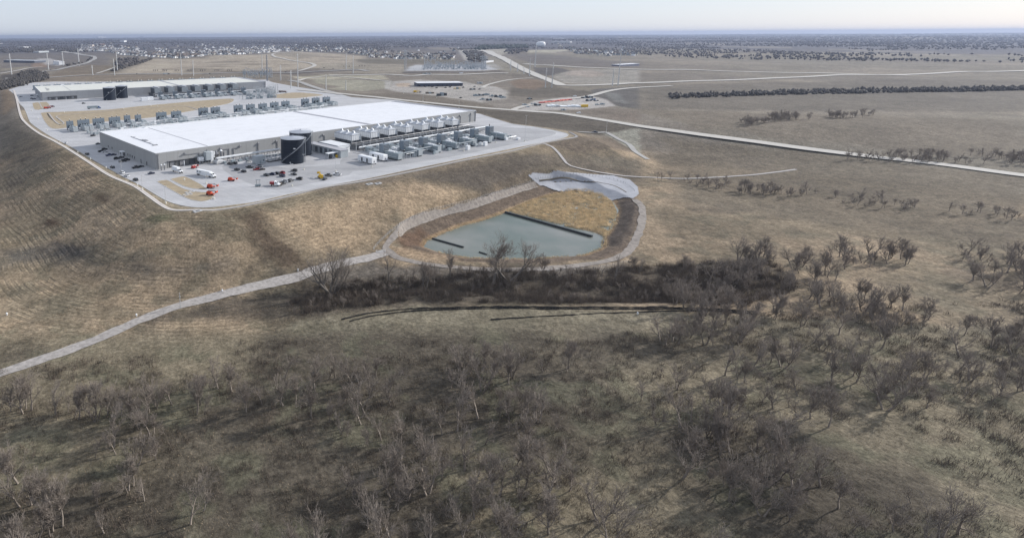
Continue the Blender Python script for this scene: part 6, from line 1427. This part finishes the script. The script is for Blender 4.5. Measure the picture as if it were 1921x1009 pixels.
n = 420000; X = r.uniform(-330, 330, n); Y = r.uniform(80, 246, n); k = (fbm(X, Y, 9, 3, 27) > .44) & (np.hypot(X, Y) < 340); X, Y = X[k][:130000], Y[k][:130000]
blades('field_grass', X, Y, .15, .6, .04, .10, M['straw'], 'rough dry grass of the foreground field', 'grass', 8, .5)
patch_trees([(1250,180),(1500,172),(1921,165),(1921,170),(1500,178),(1260,186)], 900, 'hedgerow', 'bare hedgerow crossing the fields on the far right', (2,9), (1.5,4), 'dark_wood', 14)
varb = []
for q_ in range(4):
    sg = skeleton(300+q_, 10, 1, .3, 3); mz = max(x[1].z for x in sg); varb.append((lambda VQ: (VQ[0]/mz, VQ[1]))(tubes([x for x in sg if x[4] < 3 or hash(round(x[0].x*1e4)) % 3 == 0], 3, .085)))
_keep = var; var = varb
def dens_(X, Y, r): return fbm(X, Y, 40, 3, 3) > .42
for px_l, n_t, lb in (([(1380,230),(1480,218),(1700,214),(1720,219),(1500,225),(1400,238)], 150, 'bare copse in the fields on the right'), ([(1560,300),(1700,288),(1921,294),(2100,302),(2100,318),(1921,312),(1700,306)], 170, 'bare tree line beyond the right part of the main road'), ([(1230,330),(1400,352),(1700,380),(2000,410),(2000,425),(1700,398),(1400,366),(1230,342)], 120, 'straggling bare hedgerow in the fields right of the pond')):
    X, Y = scatter(px_l, n_t, n_t, dens_); wood_mass('tree_line', list(zip(X, Y)), lb, n_t, (4, 11))
var = _keep
# ================================================================== floating baffles
def baffle(a, b_, w, h, label):
    A_, B_ = G(*a, WZ), G(*b_, WZ); L = float(np.linalg.norm(B_-A_)); rz = math.atan2(B_[1]-A_[1], B_[0]-A_[0])
    t = thing('floating_baffle', label, 'baffle', (A_[0], A_[1], WZ+.1), rz); n = max(1, int(L/6))
    for k in range(n):
        b = MB(); b.box(L*k/n+.06, L*(k+1)/n-.06, -w/2, w/2, 0, h); b.build('float_section', M['float_dark'], t)
    b = MB(); b.box(0, L, -w/2-.06, -w/2-.0, -.1, h*.8); b.build('curtain', M['silt'], t)
    b = MB(); b.cyl((0, -w/2+.1, h+.05), (L, -w/2+.1, h+.05), .07, n=5); b.build('cable', M['steel_dark'], t)
baffle((948,399.5), (1111,445), 1.9, 1.1, 'long dark floating baffle crossing the pond before the reeds')
baffle((811,448.5), (870,465), 1.2, .7, 'shorter dark floating boom at the left end of the pond'); baffle((899,473.5), (914,478.5), .8, .5, 'tiny dark boom fragment by the lower pond shore')
g = P(1132, 459); t = thing('level_gauge', 'thin blue staff gauge at the right pond shore', 'gauge', (g[0], g[1], WZ)); b = MB(); b.cyl((0,0,0), (0,0,3), .12, n=6); b.build('staff', M['container_blue'], t); b = MB(); b.box(-.25, .25, -.05, .05, 2.2, 3); b.build('plate', M['white_metal'], t)
# ================================================================== fences
def fence(pxs, spacing, h, label, postm, wirem, wires=5, name='fence', r0=.06, extra=None):
    L = smooth_line(PL(pxs), 1.0); seg = np.r_[0, np.cumsum(np.hypot(*np.diff(L, axis=0).T))]; n = int(seg[-1]/spacing); s = np.linspace(0, seg[-1], n+1)
    X = np.interp(s, seg, L[:, 0]); Y = np.interp(s, seg, L[:, 1]); Z = T(X, Y); o_ = (X[0], Y[0], Z[0]); t = thing(name, label, 'fence', o_)
    b = MB(); b.cyl((0,0,-.3), (0,0,h), r0, n=5); me = b.mesh('post', [postm])
    for x, y, z in zip(X, Y, Z): link('post', me, t, (x-X[0], y-Y[0], z-Z[0]))
    b = MB()
    for k in range(wires):
        zz = h*(k+.7)/wires-.1
        for i in range(n): b.cyl((X[i]-X[0], Y[i]-Y[0], Z[i]-Z[0]+zz), (X[i+1]-X[0], Y[i+1]-Y[0], Z[i+1]-Z[0]+zz), .022, n=3, cap=False)
    o = b.build('wire', wirem, t); o['kind'] = 'stuff'; return t
fence([(700,470),(712,455),(728,440),(745,427),(762,415),(790,402.5),(830,391),(880,378.5),(930,363),(975,349),(1005,338)], 3.0, 1.9, 'wire fence on dark posts along the outer side of the pond path', M['steel_dark'], M['galv'], 5)
fence([(1005,338),(1030,335),(1060,331.5),(1100,331),(1140,336),(1170,345),(1190,360)], 3.0, 2.1, 'dark wire fence crossing the spillway concrete', M['steel_dark'], M['galv'], 5)
fence([(765,503),(850,508),(950,510),(1050,508),(1120,503),(1180,492)], 4.0, 1.6, 'thin wire fence on the creek side of the pond path', M['steel_dark'], M['galv'], 4)
# silt fences in the lower foreground
def silt(pxs, h, label):
    L = smooth_line(PL(pxs), 1.5); X, Y = L[:, 0], L[:, 1]; Z = T(X, Y); n = len(L); t = thing('silt_fence', label, 'silt fence', (X[0], Y[0], Z[0])); r = np.random.default_rng(int(h*100)+n)
    hh = h*(1+r.uniform(-.25, .25, n)); o1 = r.uniform(-.12, .12, n)
    V = np.r_[np.c_[X-X[0], Y-Y[0]-.03, Z-Z[0]-.15], np.c_[X-X[0], Y-Y[0]-.03+o1, Z-Z[0]+hh], np.c_[X-X[0], Y-Y[0]+.03+o1, Z-Z[0]+hh], np.c_[X-X[0], Y-Y[0]+.03, Z-Z[0]-.15]]
    i = np.arange(n-1); Q = np.concatenate([np.c_[i+a*n, i+1+a*n, i+1+(a+1)*n, i+(a+1)*n] for a in range(3)]); npmesh('fabric', V, Q, M['silt'], t)
    b = MB(); b.box(-.05, .05, -.1, 0, -.3, h*1.5); me = b.mesh('stake', [M['wood']])
    for k in range(0, n, 2): link('stake', me, t, (X[k]-X[0], Y[k]-Y[0]-.12, Z[k]-Z[0]))
silt([(640,600),(690,589),(760,581),(860,577.5),(1000,576.5),(1200,577.5),(1330,580),(1420,586)], .6, 'upper black silt fence curving across the lower foreground')
silt([(655,604),(700,593),(770,584.5),(860,580.5),(1000,579.5),(1200,580.5),(1330,583),(1420,590)], .55, 'second black silt fence running just below the first')
silt([(920,600),(1000,595),(1100,590),(1200,586),(1330,584)], .5, 'short black silt fence at the lower right edge')
# gate
g = P(714, 474); t = thing('gate', 'pale swing gate at the junction of the gravel paths', 'gate', g, .1)
for x in (-2.6, 2.6): b = MB(); b.cyl((x,0,-.3), (x,0,1.7), .12, n=6); b.build('post', M['white_metal'], t)
for z in (.5, .9, 1.4): b = MB(); b.cyl((-2.5,0,z), (2.5,0,z), .07, n=5); b.build('rail', M['white_metal'], t)
# pale flat drains on the slope below the site
for k, (px, py) in enumerate(((371,396.5),(693,345.5),(709,344.5))):
    g = P(px, py); t = thing('storm_drain', ['flat pale drain cover beside the sidewalk bend', 'left pale drain slab on the slope under the trailers', 'right pale drain slab on the slope under the trailers'][k], 'drain', (g[0], g[1], g[2]+.15), FA.yaw); b = MB(); b.box(-2.6, 2.6, -1.3, 1.3, -.4, .25); b.build('slab', M['concrete_pale'], t); b = MB(); b.box(-1.2, 1.2, -.7, .7, .25, .33); b.build('grate', M['steel_dark'], t)
# ================================================================== haze
b = MB(); b.box(-34500, 34500, -34500, 34500, -75, 150)
mh = bpy.data.materials.new('haze'); mh.use_nodes = True; n_ = mh.node_tree.nodes; n_.remove(n_['Principled BSDF']); pv = n_.new('ShaderNodeVolumePrincipled')
pv.inputs['Color'].default_value = (.42,.49,.66,1); pv.inputs['Density'].default_value = .00006; pv.inputs['Anisotropy'].default_value = .25
mh.node_tree.links.new(pv.outputs[0], n_['Material Output'].inputs['Volume'])
tag(b.build('haze', mh), kind='stuff')
